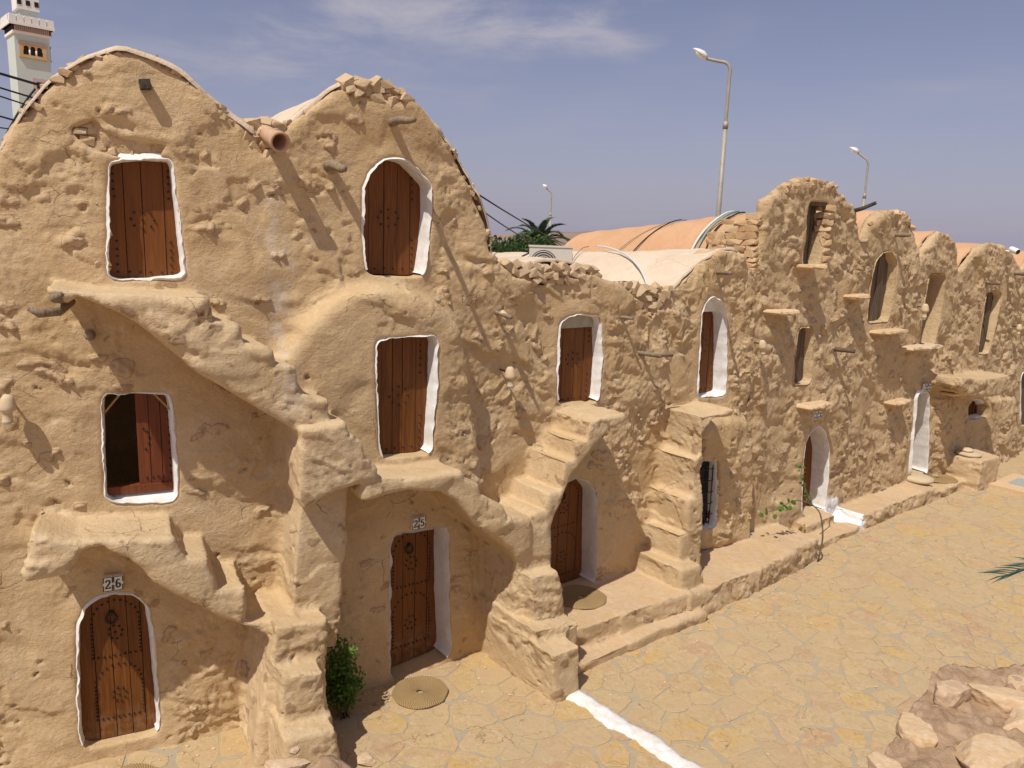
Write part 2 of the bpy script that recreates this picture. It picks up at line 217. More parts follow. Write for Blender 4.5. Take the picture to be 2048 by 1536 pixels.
# ------------------------------------------------------------------ measured layout (metres)
D = json.loads(r'''{"sil1":[[-7.5,2.0],[-6.6,4.0],[-4.16,5.87],[-3.88,6.47],[-3.74,6.75],[-3.48,7.11],[-3.22,7.34],[-2.96,7.46],[-2.79,7.5],[-2.57,7.48],[-2.35,7.38],[-2.12,7.22],[-1.94,7.07],[-1.74,6.94],[-1.49,6.93],[-1.23,6.97],[-0.95,7.21],[-0.67,7.43],[-0.46,7.52],[-0.19,7.53],[0.06,7.46],[0.32,7.34],[0.6,7.12],[0.9,6.82],[1.13,6.48],[1.3,6.18],[1.4,6.0],[1.43,5.68],[1.56,5.5],[2.08,5.44],[2.62,5.44],[3.21,5.41],[3.52,5.27],[3.95,5.19],[4.87,5.12],[5.35,5.28],[5.7,5.52],[6.19,5.78],[6.6,5.81],[6.9,5.71],[7.15,5.54],[7.6,5.4]],"sil2":[[7.36,5.0],[7.38,6.41],[7.42,6.65],[7.76,6.9],[8.36,7.1],[9.03,7.15],[9.76,7.04],[10.38,6.79],[10.68,6.37],[10.84,6.09],[11.17,6.44],[11.53,6.66],[12.05,6.75],[12.63,6.66],[13.05,6.41],[13.38,5.92],[13.49,5.7],[13.68,5.93],[13.98,6.16],[14.43,6.38],[14.99,6.31],[15.44,6.02],[15.73,5.49],[15.92,5.61],[16.52,5.99],[17.38,6.18],[18.2,6.15],[18.96,5.97],[19.71,5.51],[20.4,5.9],[21.2,6.1],[22.4,5.8],[23.2,5.2]],"op":[{"name":"A_up","house":"A","n":0,"d":0.2,"o":[[-3.05,5.28],[-3.03,5.68],[-3.01,6.06],[-2.98,6.42],[-2.71,6.48],[-2.42,6.5],[-2.39,6.1],[-2.37,5.7],[-2.34,5.31]],"sr":-2.4,"zt":6.47},{"name":"B_up","house":"B","n":0,"d":0.27,"o":[[-0.34,5.36],[-0.39,5.87],[-0.39,6.32],[-0.3,6.52],[-0.16,6.65],[-0.02,6.71],[0.17,6.69],[0.37,6.55],[0.49,6.44],[0.5,6.08],[0.46,5.66],[0.41,5.34]],"sr":0.45,"zt":6.72},{"name":"A_mid","house":"A","n":0,"d":0.16,"o":[[-3.2,2.96],[-3.19,3.53],[-3.16,4.11],[-2.85,4.11],[-2.53,4.09],[-2.51,3.47],[-2.51,2.89]],"sr":-2.55,"zt":4.07},{"name":"A_low","house":"A","n":0,"d":0.16,"o":[[-3.59,0.17],[-3.58,0.89],[-3.54,1.61],[-3.45,1.82],[-3.34,1.9],[-3.18,1.93],[-2.98,1.87],[-2.86,1.73],[-2.83,1.32],[-2.81,0.71],[-2.8,0.16]],"sr":-2.87,"zt":1.85},{"name":"B_mid","house":"B","n":0.3,"d":0.22,"o":[[-0.31,3.19],[-0.35,3.91],[-0.37,4.62],[0.03,4.64],[0.44,4.64],[0.43,3.84],[0.39,3.15]],"sr":0.39,"zt":4.6},{"name":"B_low","house":"B","n":0,"d":0.35,"o":[[-0.01,-0.01],[-0.02,1.17],[-0.01,2.05],[0.4,2.04],[0.84,2.02],[0.86,1.09],[0.93,0.07]],"sr":0.88,"zt":1.89},{"name":"C_up","house":"C","n":0,"d":0.2,"o":[[2.7,3.51],[2.68,4.15],[2.69,4.69],[2.86,4.75],[3.05,4.79],[3.48,4.75],[3.56,4.09],[3.54,3.43]],"sr":3.52,"zt":4.67},{"name":"C_low","house":"C","n":0,"d":0.33,"o":[[2.73,0.35],[2.67,1.41],[2.68,2.04],[2.87,2.24],[3.14,2.29],[3.44,2.19],[3.62,2.01],[3.66,1.28],[3.7,0.45]],"sr":3.66,"zt":2.11},{"name":"D_up","house":"D","n":0,"d":0.29,"o":[[5.92,3.28],[5.9,3.93],[5.86,4.61],[5.92,4.88],[6.12,5.01],[6.37,4.92],[6.54,4.63],[6.65,3.88],[6.7,3.23]],"sr":6.65,"zt":4.87},{"name":"D_low","house":"D","n":0.2,"d":0.19,"o":[[5.94,0.94],[5.86,2.18],[6.39,2.16],[6.51,0.89]],"sr":6.46,"zt":2.09},{"name":"E_top","house":"E","n":0,"d":0.3,"o":[[8.8,5.55],[8.75,6.71],[9.48,6.73],[9.3,5.49]],"sr":9.87,"zt":6.7},{"name":"E_mid","house":"E","n":0,"d":0.18,"o":[[8.83,3.22],[8.82,4.34],[9.36,4.35],[9.51,3.2]],"sr":9.47,"zt":4.3},{"name":"E_low","house":"E","n":0,"d":0.4,"o":[[9.67,0.41],[9.52,1.51],[9.52,1.99],[9.72,2.2],[10.0,2.26],[10.29,2.07],[10.48,1.69],[10.56,1.02],[10.58,0.32]],"sr":10.54,"zt":2.01},{"name":"F_up","house":"F","n":0,"d":0.17,"o":[[11.43,4.35],[11.41,5.16],[11.47,5.63],[11.76,5.84],[12.1,5.86],[12.45,5.64],[12.49,5.04],[12.38,4.34]],"sr":12.44,"zt":5.79},{"name":"G_up","house":"G","n":0,"d":0.5,"o":[[14.08,3.73],[13.99,4.68],[14.08,5.39],[14.93,5.38],[14.97,4.53],[14.83,3.59]],"sr":15.72,"zt":5.28},{"name":"G_low","house":"G","n":0.05,"d":0.4,"o":[[14.37,0.54],[14.27,1.66],[14.17,2.56],[14.75,2.55],[15.04,1.56],[15.32,0.41]],"sr":15.28,"zt":2.34},{"name":"H_up","house":"H","n":0,"d":0.17,"o":[[17.49,3.3],[17.46,4.2],[17.45,4.85],[17.91,5.02],[18.49,4.87],[18.42,4.17],[18.22,3.26]],"sr":18.45,"zt":4.9},{"name":"H_low","house":"H","n":-0.05,"d":0.23,"o":[[17.46,1.54],[17.4,1.9],[17.64,2.04],[18.2,2.01],[18.76,1.76],[18.87,1.46]],"sr":18.82,"zt":1.87},{"name":"I_low","house":"I","n":0,"d":0.16,"o":[[21.4,0.9],[20.81,2.55],[22.12,2.45],[22.87,0.72]],"sr":22.82,"zt":2.42}],"pr":[{"name":"U1","house":"A","part":"staircase","n1":0.75,"p":[[-3.51,5.26],[-3.29,5.21],[-2.7,5.17],[-2.24,5.14],[-2.18,4.92],[-1.94,4.86],[-1.91,4.69],[-1.66,4.63],[-1.62,4.48],[-1.4,4.43],[-1.36,4.14],[-1.08,4.06],[-1.07,3.82],[-0.9,3.78],[-0.91,3.6],[-1.37,3.72],[-1.84,4.06],[-2.26,4.39],[-2.68,4.8],[-2.95,5.04],[-3.28,5.18],[-3.36,5.11],[-3.49,5.17]],"k":0.07},{"name":"PU","house":"A","part":"staircase","n1":0.85,"p":[[-1.39,3.8],[-0.93,3.82],[-0.91,3.71],[-0.74,3.57],[-0.72,3.42],[-0.57,3.26],[-0.57,3.13],[-0.75,3.11],[-1.04,3.07],[-1.37,2.89],[-1.43,3.02]],"k":0.07},{"name":"PL","house":"A","part":"staircase","n1":0.58,"p":[[-1.33,3.15],[-0.79,3.14],[-0.85,2.25],[-0.91,1.01],[-1.51,1.06],[-1.44,2.07],[-1.39,2.65]],"k":0.07},{"name":"L1","house":"A","part":"staircase","n1":0.73,"p":[[-3.78,2.96],[-3.45,2.84],[-2.6,2.75],[-2.5,2.5],[-2.29,2.46],[-2.2,2.11],[-1.95,2.1],[-1.94,1.68],[-1.44,1.64],[-1.41,1.29],[-1.65,1.41],[-2.15,1.75],[-2.59,2.15],[-2.79,2.32],[-2.98,2.59],[-3.22,2.76],[-3.38,2.74],[-3.49,2.51],[-3.86,2.49]],"k":0.07},{"name":"P0","house":"A","part":"staircase","n1":0.9,"p":[[-1.7,1.66],[-1.16,1.61],[-1.14,-0.4],[-1.92,-0.1],[-1.88,0.58],[-1.79,1.12]],"k":0.07},{"name":"P1","house":"A","part":"staircase","n1":1.2,"p":[[-1.74,1.26],[-1.28,1.18],[-1.23,0.58],[-1.2,-0.42],[-1.71,-0.22]],"k":0.07},{"name":"P2","house":"A","part":"staircase","n1":1.5,"p":[[-1.76,0.71],[-1.26,0.65],[-1.21,-0.2],[-1.75,0.02]],"k":0.07},{"name":"BS","house":"B","part":"wall","n1":0.3,"p":[[-1.46,4.34],[-1.3,4.61],[-1.13,4.82],[-0.91,5.01],[-0.62,5.16],[-0.26,5.22],[0.12,5.18],[0.46,5.03],[0.72,4.76],[0.96,4.24],[1.09,3.58],[1.17,2.55],[-0.31,2.93],[-1.26,3.7]],"k":0.12},{"name":"BL","house":"B","part":"staircase","n1":0.82,"p":[[-0.73,3.09],[-0.54,3.12],[-0.06,3.06],[0.49,3.06],[0.53,2.96],[0.73,2.83],[0.77,2.69],[1.11,2.47],[1.17,2.32],[1.57,2.21],[1.6,1.82],[1.38,1.72],[1.28,1.86],[0.73,2.34],[0.45,2.67],[0.21,2.83],[-0.17,2.92],[-0.72,2.89],[-0.76,2.98]],"k":0.07},{"name":"C1","house":"C","part":"staircase","n1":0.75,"p":[[3.34,3.44],[2.87,3.44],[2.65,3.4],[2.62,3.14],[2.43,3.16],[2.39,2.9],[2.22,2.9],[2.16,2.49],[1.94,2.49],[1.88,2.25],[1.75,2.25],[1.63,2.18],[1.37,2.23],[1.45,1.66],[1.96,1.61],[2.02,1.95],[2.2,2.35],[2.39,2.64],[2.71,2.95],[3.06,3.21],[3.33,3.32]],"k":0.07},{"name":"CP","house":"C","part":"staircase","n1":0.78,"p":[[1.41,2.1],[1.94,2.05],[2.03,1.38],[2.29,0.72],[2.41,-0.89],[1.56,-0.56],[1.42,0.75]],"k":0.07},{"name":"Q1","house":"C","part":"staircase","n1":1.0,"p":[[1.47,1.49],[1.96,1.46],[2.13,0.92],[2.32,-0.97],[1.7,-0.72]],"k":0.07},{"name":"Q2","house":"C","part":"staircase","n1":1.25,"p":[[1.37,0.89],[2.16,0.76],[2.3,-0.82],[1.57,-0.53]],"k":0.07},{"name":"Q3","house":"C","part":"staircase","n1":1.6,"p":[[1.37,0.71],[1.88,0.68],[1.99,-0.5],[1.47,-0.29]],"k":0.07},{"name":"D1","house":"D","part":"staircase","n1":0.75,"p":[[5.1,3.19],[5.55,3.19],[5.91,3.22],[5.93,3.1],[5.41,3.08],[5.25,2.87],[5.32,1.77],[5.45,0.07],[4.61,0.3],[4.65,0.76],[4.81,0.77],[4.77,1.28],[4.95,1.28],[4.9,1.85],[5.06,1.88],[5.01,2.49],[5.14,2.57]],"k":0.07},{"name":"D2","house":"D","part":"staircase","n1":1.0,"p":[[4.55,0.84],[5.07,0.79],[5.25,0.14],[4.59,0.24]],"k":0.07},{"name":"H1","house":"H","part":"landing","n1":0.74,"p":[[14.78,3.03],[15.82,2.89],[17.8,2.81],[17.96,2.55],[17.26,2.33],[16.06,2.38],[14.9,2.64],[14.76,2.81]],"k":0.1},{"name":"H2","house":"H","part":"wall","n1":0.12,"p":[[18.6,1.98],[20.42,1.79],[22.15,-1.32],[19.15,-0.78]],"k":0.12},{"name":"H3","house":"H","part":"wall","n1":0.12,"p":[[15.26,2.31],[16.56,2.31],[16.93,1.47],[17.48,-0.48],[15.97,-0.2]],"k":0.12},{"name":"DB","house":"D","part":"wall","n1":0.22,"p":[[6.61,2.84],[7.19,2.73],[7.53,1.69],[7.96,0.31],[6.04,0.55],[5.82,2.85]],"k":0.15}],"pit":[{"p":[[-1.7,6.89],[-1.24,6.95],[-1.34,6.68],[-1.5,6.6],[-1.62,6.71]],"n":-0.24},{"p":[[1.6,5.48],[3.21,5.4],[2.92,5.29],[2.36,5.25],[1.74,5.32]],"n":-0.12},{"p":[[3.91,5.18],[4.97,5.09],[4.79,4.81],[4.54,4.75],[4.14,4.98]],"n":-0.16},{"p":[[-0.61,7.45],[-0.19,7.52],[0.19,7.39],[0.06,7.3],[-0.19,7.33],[-0.55,7.34]],"n":-0.08},{"p":[[-3.26,6.7],[-3.1,6.81],[-3.0,6.72],[-2.87,6.67],[-2.47,6.63],[-2.52,6.52],[-2.84,6.48],[-3.1,6.53]],"n":-0.07}],"rub":[{"house":"B","p":[[-1.72,6.93],[-1.22,6.99],[-1.24,6.88],[-1.35,6.67],[-1.5,6.59],[-1.65,6.73]],"c":95,"a":0.06,"b":0.15,"n":-0.06,"flat":0},{"house":"C","p":[[1.58,5.52],[2.08,5.48],[3.3,5.46],[3.41,5.35],[2.92,5.27],[2.36,5.24],[1.74,5.31]],"c":90,"a":0.06,"b":0.17,"n":-0.05,"flat":0},{"house":"D","p":[[3.84,5.23],[5.02,5.14],[4.85,4.82],[4.54,4.72],[4.11,4.97]],"c":80,"a":0.07,"b":0.17,"n":-0.06,"flat":0},{"house":"B","p":[[-0.64,7.46],[-0.46,7.52],[-0.19,7.53],[0.06,7.46],[0.26,7.36],[0.16,7.3],[-0.0,7.31],[-0.31,7.34],[-0.55,7.37]],"c":48,"a":0.06,"b":0.16,"n":-0.03,"flat":0},{"house":"B","p":[[0.22,7.39],[0.6,7.12],[0.9,6.82],[1.13,6.48],[1.34,6.12],[1.44,5.87],[1.4,5.55],[1.3,5.68],[1.3,6.06],[1.06,6.46],[0.79,6.83],[0.5,7.11],[0.25,7.32]],"c":22,"a":0.04,"b":0.09,"n":-0.06,"flat":0},{"house":"A","p":[[-2.57,7.49],[-2.35,7.39],[-2.12,7.23],[-1.91,7.07],[-1.74,6.95],[-1.8,6.89],[-1.99,6.99],[-2.17,7.17],[-2.38,7.31],[-2.57,7.41]],"c":20,"a":0.05,"b":0.1,"n":-0.03,"flat":0},{"house":"A","p":[[-3.7,6.82],[-3.48,7.11],[-3.22,7.34],[-2.94,7.48],[-2.74,7.51],[-2.57,7.48],[-2.58,7.44],[-2.79,7.45],[-3.01,7.4],[-3.22,7.25],[-3.44,7.04],[-3.66,6.76]],"c":20,"a":0.05,"b":0.1,"n":-0.05,"flat":0},{"house":"A","p":[[-3.27,6.69],[-3.1,6.81],[-2.99,6.72],[-2.85,6.66],[-2.47,6.63],[-2.51,6.52],[-2.84,6.48],[-3.1,6.53]],"c":26,"a":0.07,"b":0.17,"n":-0.1,"flat":1},{"house":"A","p":[[-3.17,6.32],[-3.04,6.35],[-3.1,5.32],[-3.14,5.32],[-3.15,5.82]],"c":22,"a":0.06,"b":0.14,"n":-0.06,"flat":1},{"house":"A","p":[[-2.34,6.45],[-2.26,6.38],[-2.21,5.6],[-2.25,5.34],[-2.29,5.33],[-2.31,5.75]],"c":20,"a":0.05,"b":0.12,"n":-0.06,"flat":1},{"house":"E","p":[[7.91,6.94],[8.36,7.1],[9.03,7.15],[9.76,7.04],[9.42,6.93],[8.71,7.0],[8.09,6.81]],"c":20,"a":0.08,"b":0.18,"n":-0.04,"flat":0},{"house":"F","p":[[11.08,6.38],[11.53,6.66],[12.05,6.75],[12.63,6.66],[13.12,6.36],[12.67,6.53],[12.08,6.63],[11.46,6.5]],"c":22,"a":0.08,"b":0.18,"n":-0.04,"flat":0}],"tile":[{"h":"A","t":"26","c":[[-3.26,2.15],[-3.1,2.15],[-3.1,1.98],[-3.26,1.99]],"n":0},{"h":"B","t":"25","c":[[0.28,2.25],[0.43,2.25],[0.44,2.08],[0.29,2.09]],"n":0},{"h":"E","t":"23","c":[[9.61,2.64],[9.81,2.64],[9.87,2.45],[9.66,2.45]],"n":0.03},{"h":"G","t":"22","c":[[14.47,2.77],[14.7,2.77],[14.79,2.58],[14.55,2.58]],"n":0.02}],"jug":[[-3.96,4.03],[1.65,3.99],[7.39,4.06],[13.69,4.54],[19.54,3.87]],"peg":{"A1":[-2.63,7.18],"A2":[-3.47,5.04],"A3":[-3.24,4.74],"B1":[0.0,7.11],"B2":[-0.86,6.52],"C1":[1.55,4.83],"C2":[3.86,4.73],"C3":[4.43,4.14],"D1":[6.24,5.4],"E1":[10.4,6.65],"E3":[10.24,3.87],"F1":[12.19,6.22],"H1":[19.11,5.4],"H2":[17.27,5.16],"H3":[18.25,6.02]},"pipe":[-1.48,6.79],"shelf":[["E",8.52,9.11,5.54,0.4],["E",7.65,8.34,4.71,0.38],["E",10.32,10.92,4.95,0.35],["F",11.56,12.82,4.16,0.35],["G",13.05,14.49,3.73,0.4],["E",9.0,9.93,2.81,0.38],["F",12.67,13.46,2.5,0.32],["G",15.46,16.87,2.47,0.45]],"mats":[[-1.05,9.06,0.0],[1.16,11.03,0.48],[10.76,18.39,0.35],[-4.11,7.37,-0.0]]}''')

# ------------------------------------------------------------------ materials
def mat(name, rough=0.85, spec=0.25):
    m = bpy.data.materials.new(name); m.use_nodes = True
    b = m.node_tree.nodes['Principled BSDF']; b.inputs['Roughness'].default_value = rough
    b.inputs['Specular IOR Level'].default_value = spec
    return m, m.node_tree, b
class N:
    def __init__(s, t): s.t = t
    def n(s, ty, ins=None, **k):
        nd = s.t.nodes.new(ty)
        for a, b in k.items(): setattr(nd, a, b)
        for a, b in (ins or {}).items(): s.set(nd.inputs[a], b)
        return nd
    def set(s, inp, v):
        if isinstance(v, bpy.types.NodeSocket): s.t.links.new(v, inp)
        else: inp.default_value = v
    def pos(s): return s.n('ShaderNodeNewGeometry').outputs['Position']
    def obj(s): return s.n('ShaderNodeTexCoord').outputs['Object']
    def map(s, vec, scale=(1, 1, 1), rot=(0, 0, 0)):
        return s.n('ShaderNodeMapping', {0: vec, 3: scale, 2: rot}).outputs[0]
    def noise(s, vec, sc, det=4, ro=0.55, di=0.0):
        return s.n('ShaderNodeTexNoise', {'Vector': vec, 'Scale': sc, 'Detail': det, 'Roughness': ro, 'Distortion': di}).outputs[0]
    def voro(s, vec, sc, feature='F1', rnd=1.0, out=0):
        return s.n('ShaderNodeTexVoronoi', {'Vector': vec, 'Scale': sc, 'Randomness': rnd}, feature=feature).outputs[out]
    def ss(s, v, a, b, c=0.0, d=1.0):
        return s.n('ShaderNodeMapRange', {0: v, 1: a, 2: b, 3: c, 4: d}, interpolation_type='SMOOTHSTEP').outputs[0]
    def mix(s, f, a, b, bt='MIX'):
        nd = s.n('ShaderNodeMix', data_type='RGBA', blend_type=bt)
        s.set(nd.inputs[0], f); s.set(nd.inputs[6], a if not isinstance(a, tuple) else (*a[:3], 1)); s.set(nd.inputs[7], b if not isinstance(b, tuple) else (*b[:3], 1))
        return nd.outputs[2]
    def m(s, op, a, b=0.0, c=0.0): return s.n('ShaderNodeMath', {0: a, 1: b, 2: c}, operation=op).outputs[0]
    def attr(s, name): return s.n('ShaderNodeAttribute', attribute_name=name).outputs['Fac']
    def rand(s): return s.n('ShaderNodeObjectInfo').outputs['Random']
    def bump(s, h, st, dist, nrm=None):
        d = {'Height': h, 'Strength': st, 'Distance': dist}
        if nrm is not None: d['Normal'] = nrm
        return s.n('ShaderNodeBump', d).outputs[0]
def plaster(name, c1, c2, c3, stone=(0.58, 0.43, 0.27), terr=False, grain=1.0):
    m, t, b = mat(name, 0.95, 0.12); g = N(t); p = g.pos()
    big = g.noise(p, 0.9, 4, 0.55, 0.4); mid = g.noise(p, 4.5, 6, 0.62, 0.6); fine = g.noise(p, 38, 5, 0.65)
    col = g.mix(g.ss(big, 0.36, 0.64), c1, c2)
    col = g.mix(g.m('MULTIPLY', g.ss(mid, 0.50, 0.72), 0.75), col, c3)
    col = g.mix(g.m('MULTIPLY', g.ss(g.noise(g.map(p, (1.0, 1.0, 0.45)), 7, 5, 0.6, 0.8), 0.60, 0.78), 0.30), col, (0.42, 0.34, 0.26))
    blotch = g.noise(g.map(p, (1, 1, 1.5)), 11, 4, 0.6)
    col = g.mix(g.m('MULTIPLY', g.ss(blotch, 0.66, 0.74), 0.45), col, (0.36, 0.22, 0.125))
    sp = g.ss(g.noise(p, 95, 2, 0.5), 0.66, 0.76)
    col = g.mix(g.m('MULTIPLY', sp, 0.30), col, (0.66, 0.52, 0.38))
    col = g.mix(g.ss(fine, 0.3, 0.75, 0.0, 0.22), col, (0.36, 0.24, 0.14))
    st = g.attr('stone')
    sc = g.mix(g.noise(p, 14, 4, 0.6), stone, (0.45, 0.30, 0.175))
    col = g.mix(g.m('MULTIPLY', st, 0.8), col, sc)
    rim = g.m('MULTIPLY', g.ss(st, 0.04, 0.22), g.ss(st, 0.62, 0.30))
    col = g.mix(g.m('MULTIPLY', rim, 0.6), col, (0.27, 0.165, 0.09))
    wp = g.n('ShaderNodeVectorMath', {0: p, 1: g.n('ShaderNodeVectorMath', {0: g.n('ShaderNodeTexNoise', {'Vector': p, 'Scale': 9.0, 'Detail': 3.0}).outputs[1], 1: (0.10, 0.10, 0.10)}, operation='MULTIPLY').outputs[0]}, operation='ADD').outputs[0]
    smear = g.ss(g.noise(g.map(wp, (1, 1, 1.6)), 8.5, 5, 0.6, 0.4), 0.47, 0.53)
    smear2 = g.ss(g.noise(g.map(wp, (1, 1, 1.5)), 19, 4, 0.6, 0.4), 0.50, 0.55)
    chip = g.ss(g.noise(wp, 27, 4, 0.65), 0.66, 0.70)
    h = g.m('ADD', g.m('MULTIPLY', g.noise(p, 16, 6, 0.66, 0.5), 0.9), g.m('MULTIPLY', fine, 0.30))
    h = g.m('ADD', h, g.m('ADD', g.m('MULTIPLY', smear, 0.30), g.m('SUBTRACT', g.m('MULTIPLY', smear2, 0.16), g.m('MULTIPLY', chip, 0.40))))
    chd = g.m('MULTIPLY', chip, g.ss(g.noise(p, 2.2, 4, .6), .42, .6, .10, .7))
    col = g.mix(chd, col, (0.255, 0.150, 0.080))
    col = g.mix(g.m('MULTIPLY', g.ss(g.noise(wp, 13, 5, .65), .60, .66), .40), col, (0.40, 0.255, 0.140))
    col = g.mix(g.m('MULTIPLY', g.ss(g.noise(wp, 15, 5, .65), .34, .28), .45), col, (0.66, 0.53, 0.37))
    crk = g.voro(g.map(wp, (1, 1, 1.25)), 2.3, 'DISTANCE_TO_EDGE'); cmask = g.ss(g.noise(p, 1.7, 3, .5), .585, .63)
    crv = g.m('MULTIPLY', g.ss(crk, 0.014, 0.004), cmask)
    col = g.mix(g.m('MULTIPLY', crv, .75), col, (0.22, 0.13, 0.07)); h = g.m('SUBTRACT', h, g.m('MULTIPLY', crv, .5))
    stn = g.m('MULTIPLY', g.attr('stain'), g.ss(g.noise(g.map(p, (1, 1, .5)), 10, 5, 0.65, .5), 0.40, 0.62))
    col = g.mix(g.m('MULTIPLY', stn, 0.75), col, (0.55, 0.46, 0.36))
    if terr:
        pw = g.n('ShaderNodeVectorMath', {0: p, 1: g.n('ShaderNodeVectorMath', {0: g.n('ShaderNodeTexNoise', {'Vector': p, 'Scale': 3.0}).outputs[1], 1: (0.2, 0.2, 0.0)}, operation='MULTIPLY').outputs[0]}, operation='ADD').outputs[0]
        e = g.voro(pw, 3.3, 'DISTANCE_TO_EDGE'); cc = g.n('ShaderNodeTexVoronoi', {'Vector': pw, 'Scale': 3.3}).outputs[1]
        rv = g.n('ShaderNodeSeparateColor', {0: cc}).outputs[0]
        nz = g.n('ShaderNodeSeparateXYZ', {0: g.n('ShaderNodeNewGeometry').outputs['Normal']}).outputs[2]
        up = g.ss(nz, 0.6, 0.9)
        scol = g.mix(g.ss(rv, 0.45, 0.8), (0.54, 0.385, 0.245), (0.55, 0.37, 0.19))
        scol = g.mix(g.ss(g.noise(p, 9, 5, 0.65, 0.5), 0.45, 0.65, 0, 0.8), scol, (0.58, 0.42, 0.28))
        col = g.mix(g.m('MULTIPLY', up, g.ss(e, 0.01, 0.05, 0.0, 0.55)), col, scol)
        col = g.mix(g.m('MULTIPLY', up, g.ss(g.noise(p, 17, 5, 0.7, 0.6), 0.66, 0.74, 0, 0.7)), col, (0.80, 0.72, 0.58))
        h = g.m('ADD', h, g.m('MULTIPLY', g.ss(e, 0.0, 0.03), g.m('MULTIPLY', up, g.ss(g.noise(p, 2.5, 3), .45, .6, 0, .5))))
    wh = g.attr('paint')
    col = g.mix(wh, col, (0.82, 0.81, 0.79))
    g.set(b.inputs['Base Color'], col)
    g.set(b.inputs['Normal'], g.bump(h, 0.50 * grain, 0.020))
    return m
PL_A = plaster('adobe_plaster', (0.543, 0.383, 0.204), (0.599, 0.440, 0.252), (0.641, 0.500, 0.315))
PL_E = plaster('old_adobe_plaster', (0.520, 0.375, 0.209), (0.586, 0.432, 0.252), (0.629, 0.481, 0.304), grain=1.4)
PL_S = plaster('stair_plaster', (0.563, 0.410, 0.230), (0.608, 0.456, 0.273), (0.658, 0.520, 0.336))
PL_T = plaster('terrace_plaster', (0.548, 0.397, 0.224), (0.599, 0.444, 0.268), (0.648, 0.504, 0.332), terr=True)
def simple(name, c1, c2, sc=6, rough=0.8, bump=0.3, bd=0.01, spec=0.3, objr=0.0, metal=0.0, bs=30, vec=None, stretch=(1, 1, 1)):
    m, t, b = mat(name, rough, spec); g = N(t); p = g.map(g.pos(), stretch)
    col = g.mix(g.ss(g.noise(p, sc, 5, 0.6, 0.4), 0.35, 0.68), c1, c2)
    if objr:
        col = g.n('ShaderNodeHueSaturation', {'Color': col, 'Value': g.m('ADD', g.m('MULTIPLY', g.rand(), objr), 1 - objr / 2)}).outputs[0]
    b.inputs['Metallic'].default_value = metal
    g.set(b.inputs['Base Color'], col)
    if bump: g.set(b.inputs['Normal'], g.bump(g.noise(p, bs, 5, 0.6), bump, bd))
    return m
WHITE = simple('whitewash', (0.80, 0.79, 0.77), (0.71, 0.67, 0.61), 7, 0.9, 0.5, 0.012, 0.15, bs=14)
STONE = None
def stone_mat(name, cols, objr=0.35):
    m, t, b = mat(name, 0.92, 0.15); g = N(t); p = g.pos(); r = g.rand()
    col = g.mix(g.ss(r, 0.25, 0.5), cols[0], cols[1]); col = g.mix(g.ss(r, 0.6, 0.9), col, cols[2])
    col = g.mix(g.ss(g.noise(p, 22, 5, 0.65, 0.5), 0.4, 0.7, 0, 0.6), col, cols[3])
    g.set(b.inputs['Base Color'], col); g.set(b.inputs['Normal'], g.bump(g.noise(p, 45, 5, 0.65), 0.6, 0.012))
    return m
STONE = stone_mat('rubble_stone', [(0.50, 0.360, 0.205), (0.54, 0.395, 0.240), (0.42, 0.28, 0.155), (0.58, 0.46, 0.32)])
STONE_O = stone_mat('orange_rubble_stone', [(0.54, 0.36, 0.185), (0.57, 0.40, 0.23), (0.47, 0.29, 0.14), (0.61, 0.47, 0.31)])
SLAB = stone_mat('flat_stone', [(0.60, 0.45, 0.29), (0.58, 0.40, 0.22), (0.63, 0.46, 0.28), (0.66, 0.53, 0.38)])
MORTAR_D = simple('dry_mud_mortar', (0.40, 0.27, 0.17), (0.50, 0.36, 0.23), 12, 0.95, 0.8, 0.02)
def roofmat(name, a, b_, c):
    m, t, b = mat(name, 0.95, 0.1); g = N(t); p = g.pos()
    col = g.mix(g.ss(g.noise(p, 1.6, 5, 0.6, 0.6), 0.35, 0.65), a, b_)
    col = g.mix(g.ss(g.noise(p, 9, 6, 0.7, 0.5), 0.52, 0.72, 0, 0.6), col, c)
    ck = g.voro(g.map(p, (1, 1, 1)), 1.1, 'DISTANCE_TO_EDGE')
    col = g.mix(g.ss(ck, 0.0, 0.012, 0.35, 0.0), col, (0.35, 0.25, 0.16))
    g.set(b.inputs['Base Color'], col); g.set(b.inputs['Normal'], g.bump(g.noise(p, 14, 7, 0.65, 0.3), 0.5, 0.03))
    return m
ROOF_C = roofmat('limewashed_roof', (0.62, 0.495, 0.36), (0.67, 0.55, 0.415), (0.54, 0.40, 0.265))
ROOF_O = roofmat('orange_roof', (0.56, 0.325, 0.175), (0.60, 0.365, 0.21), (0.50, 0.28, 0.145))
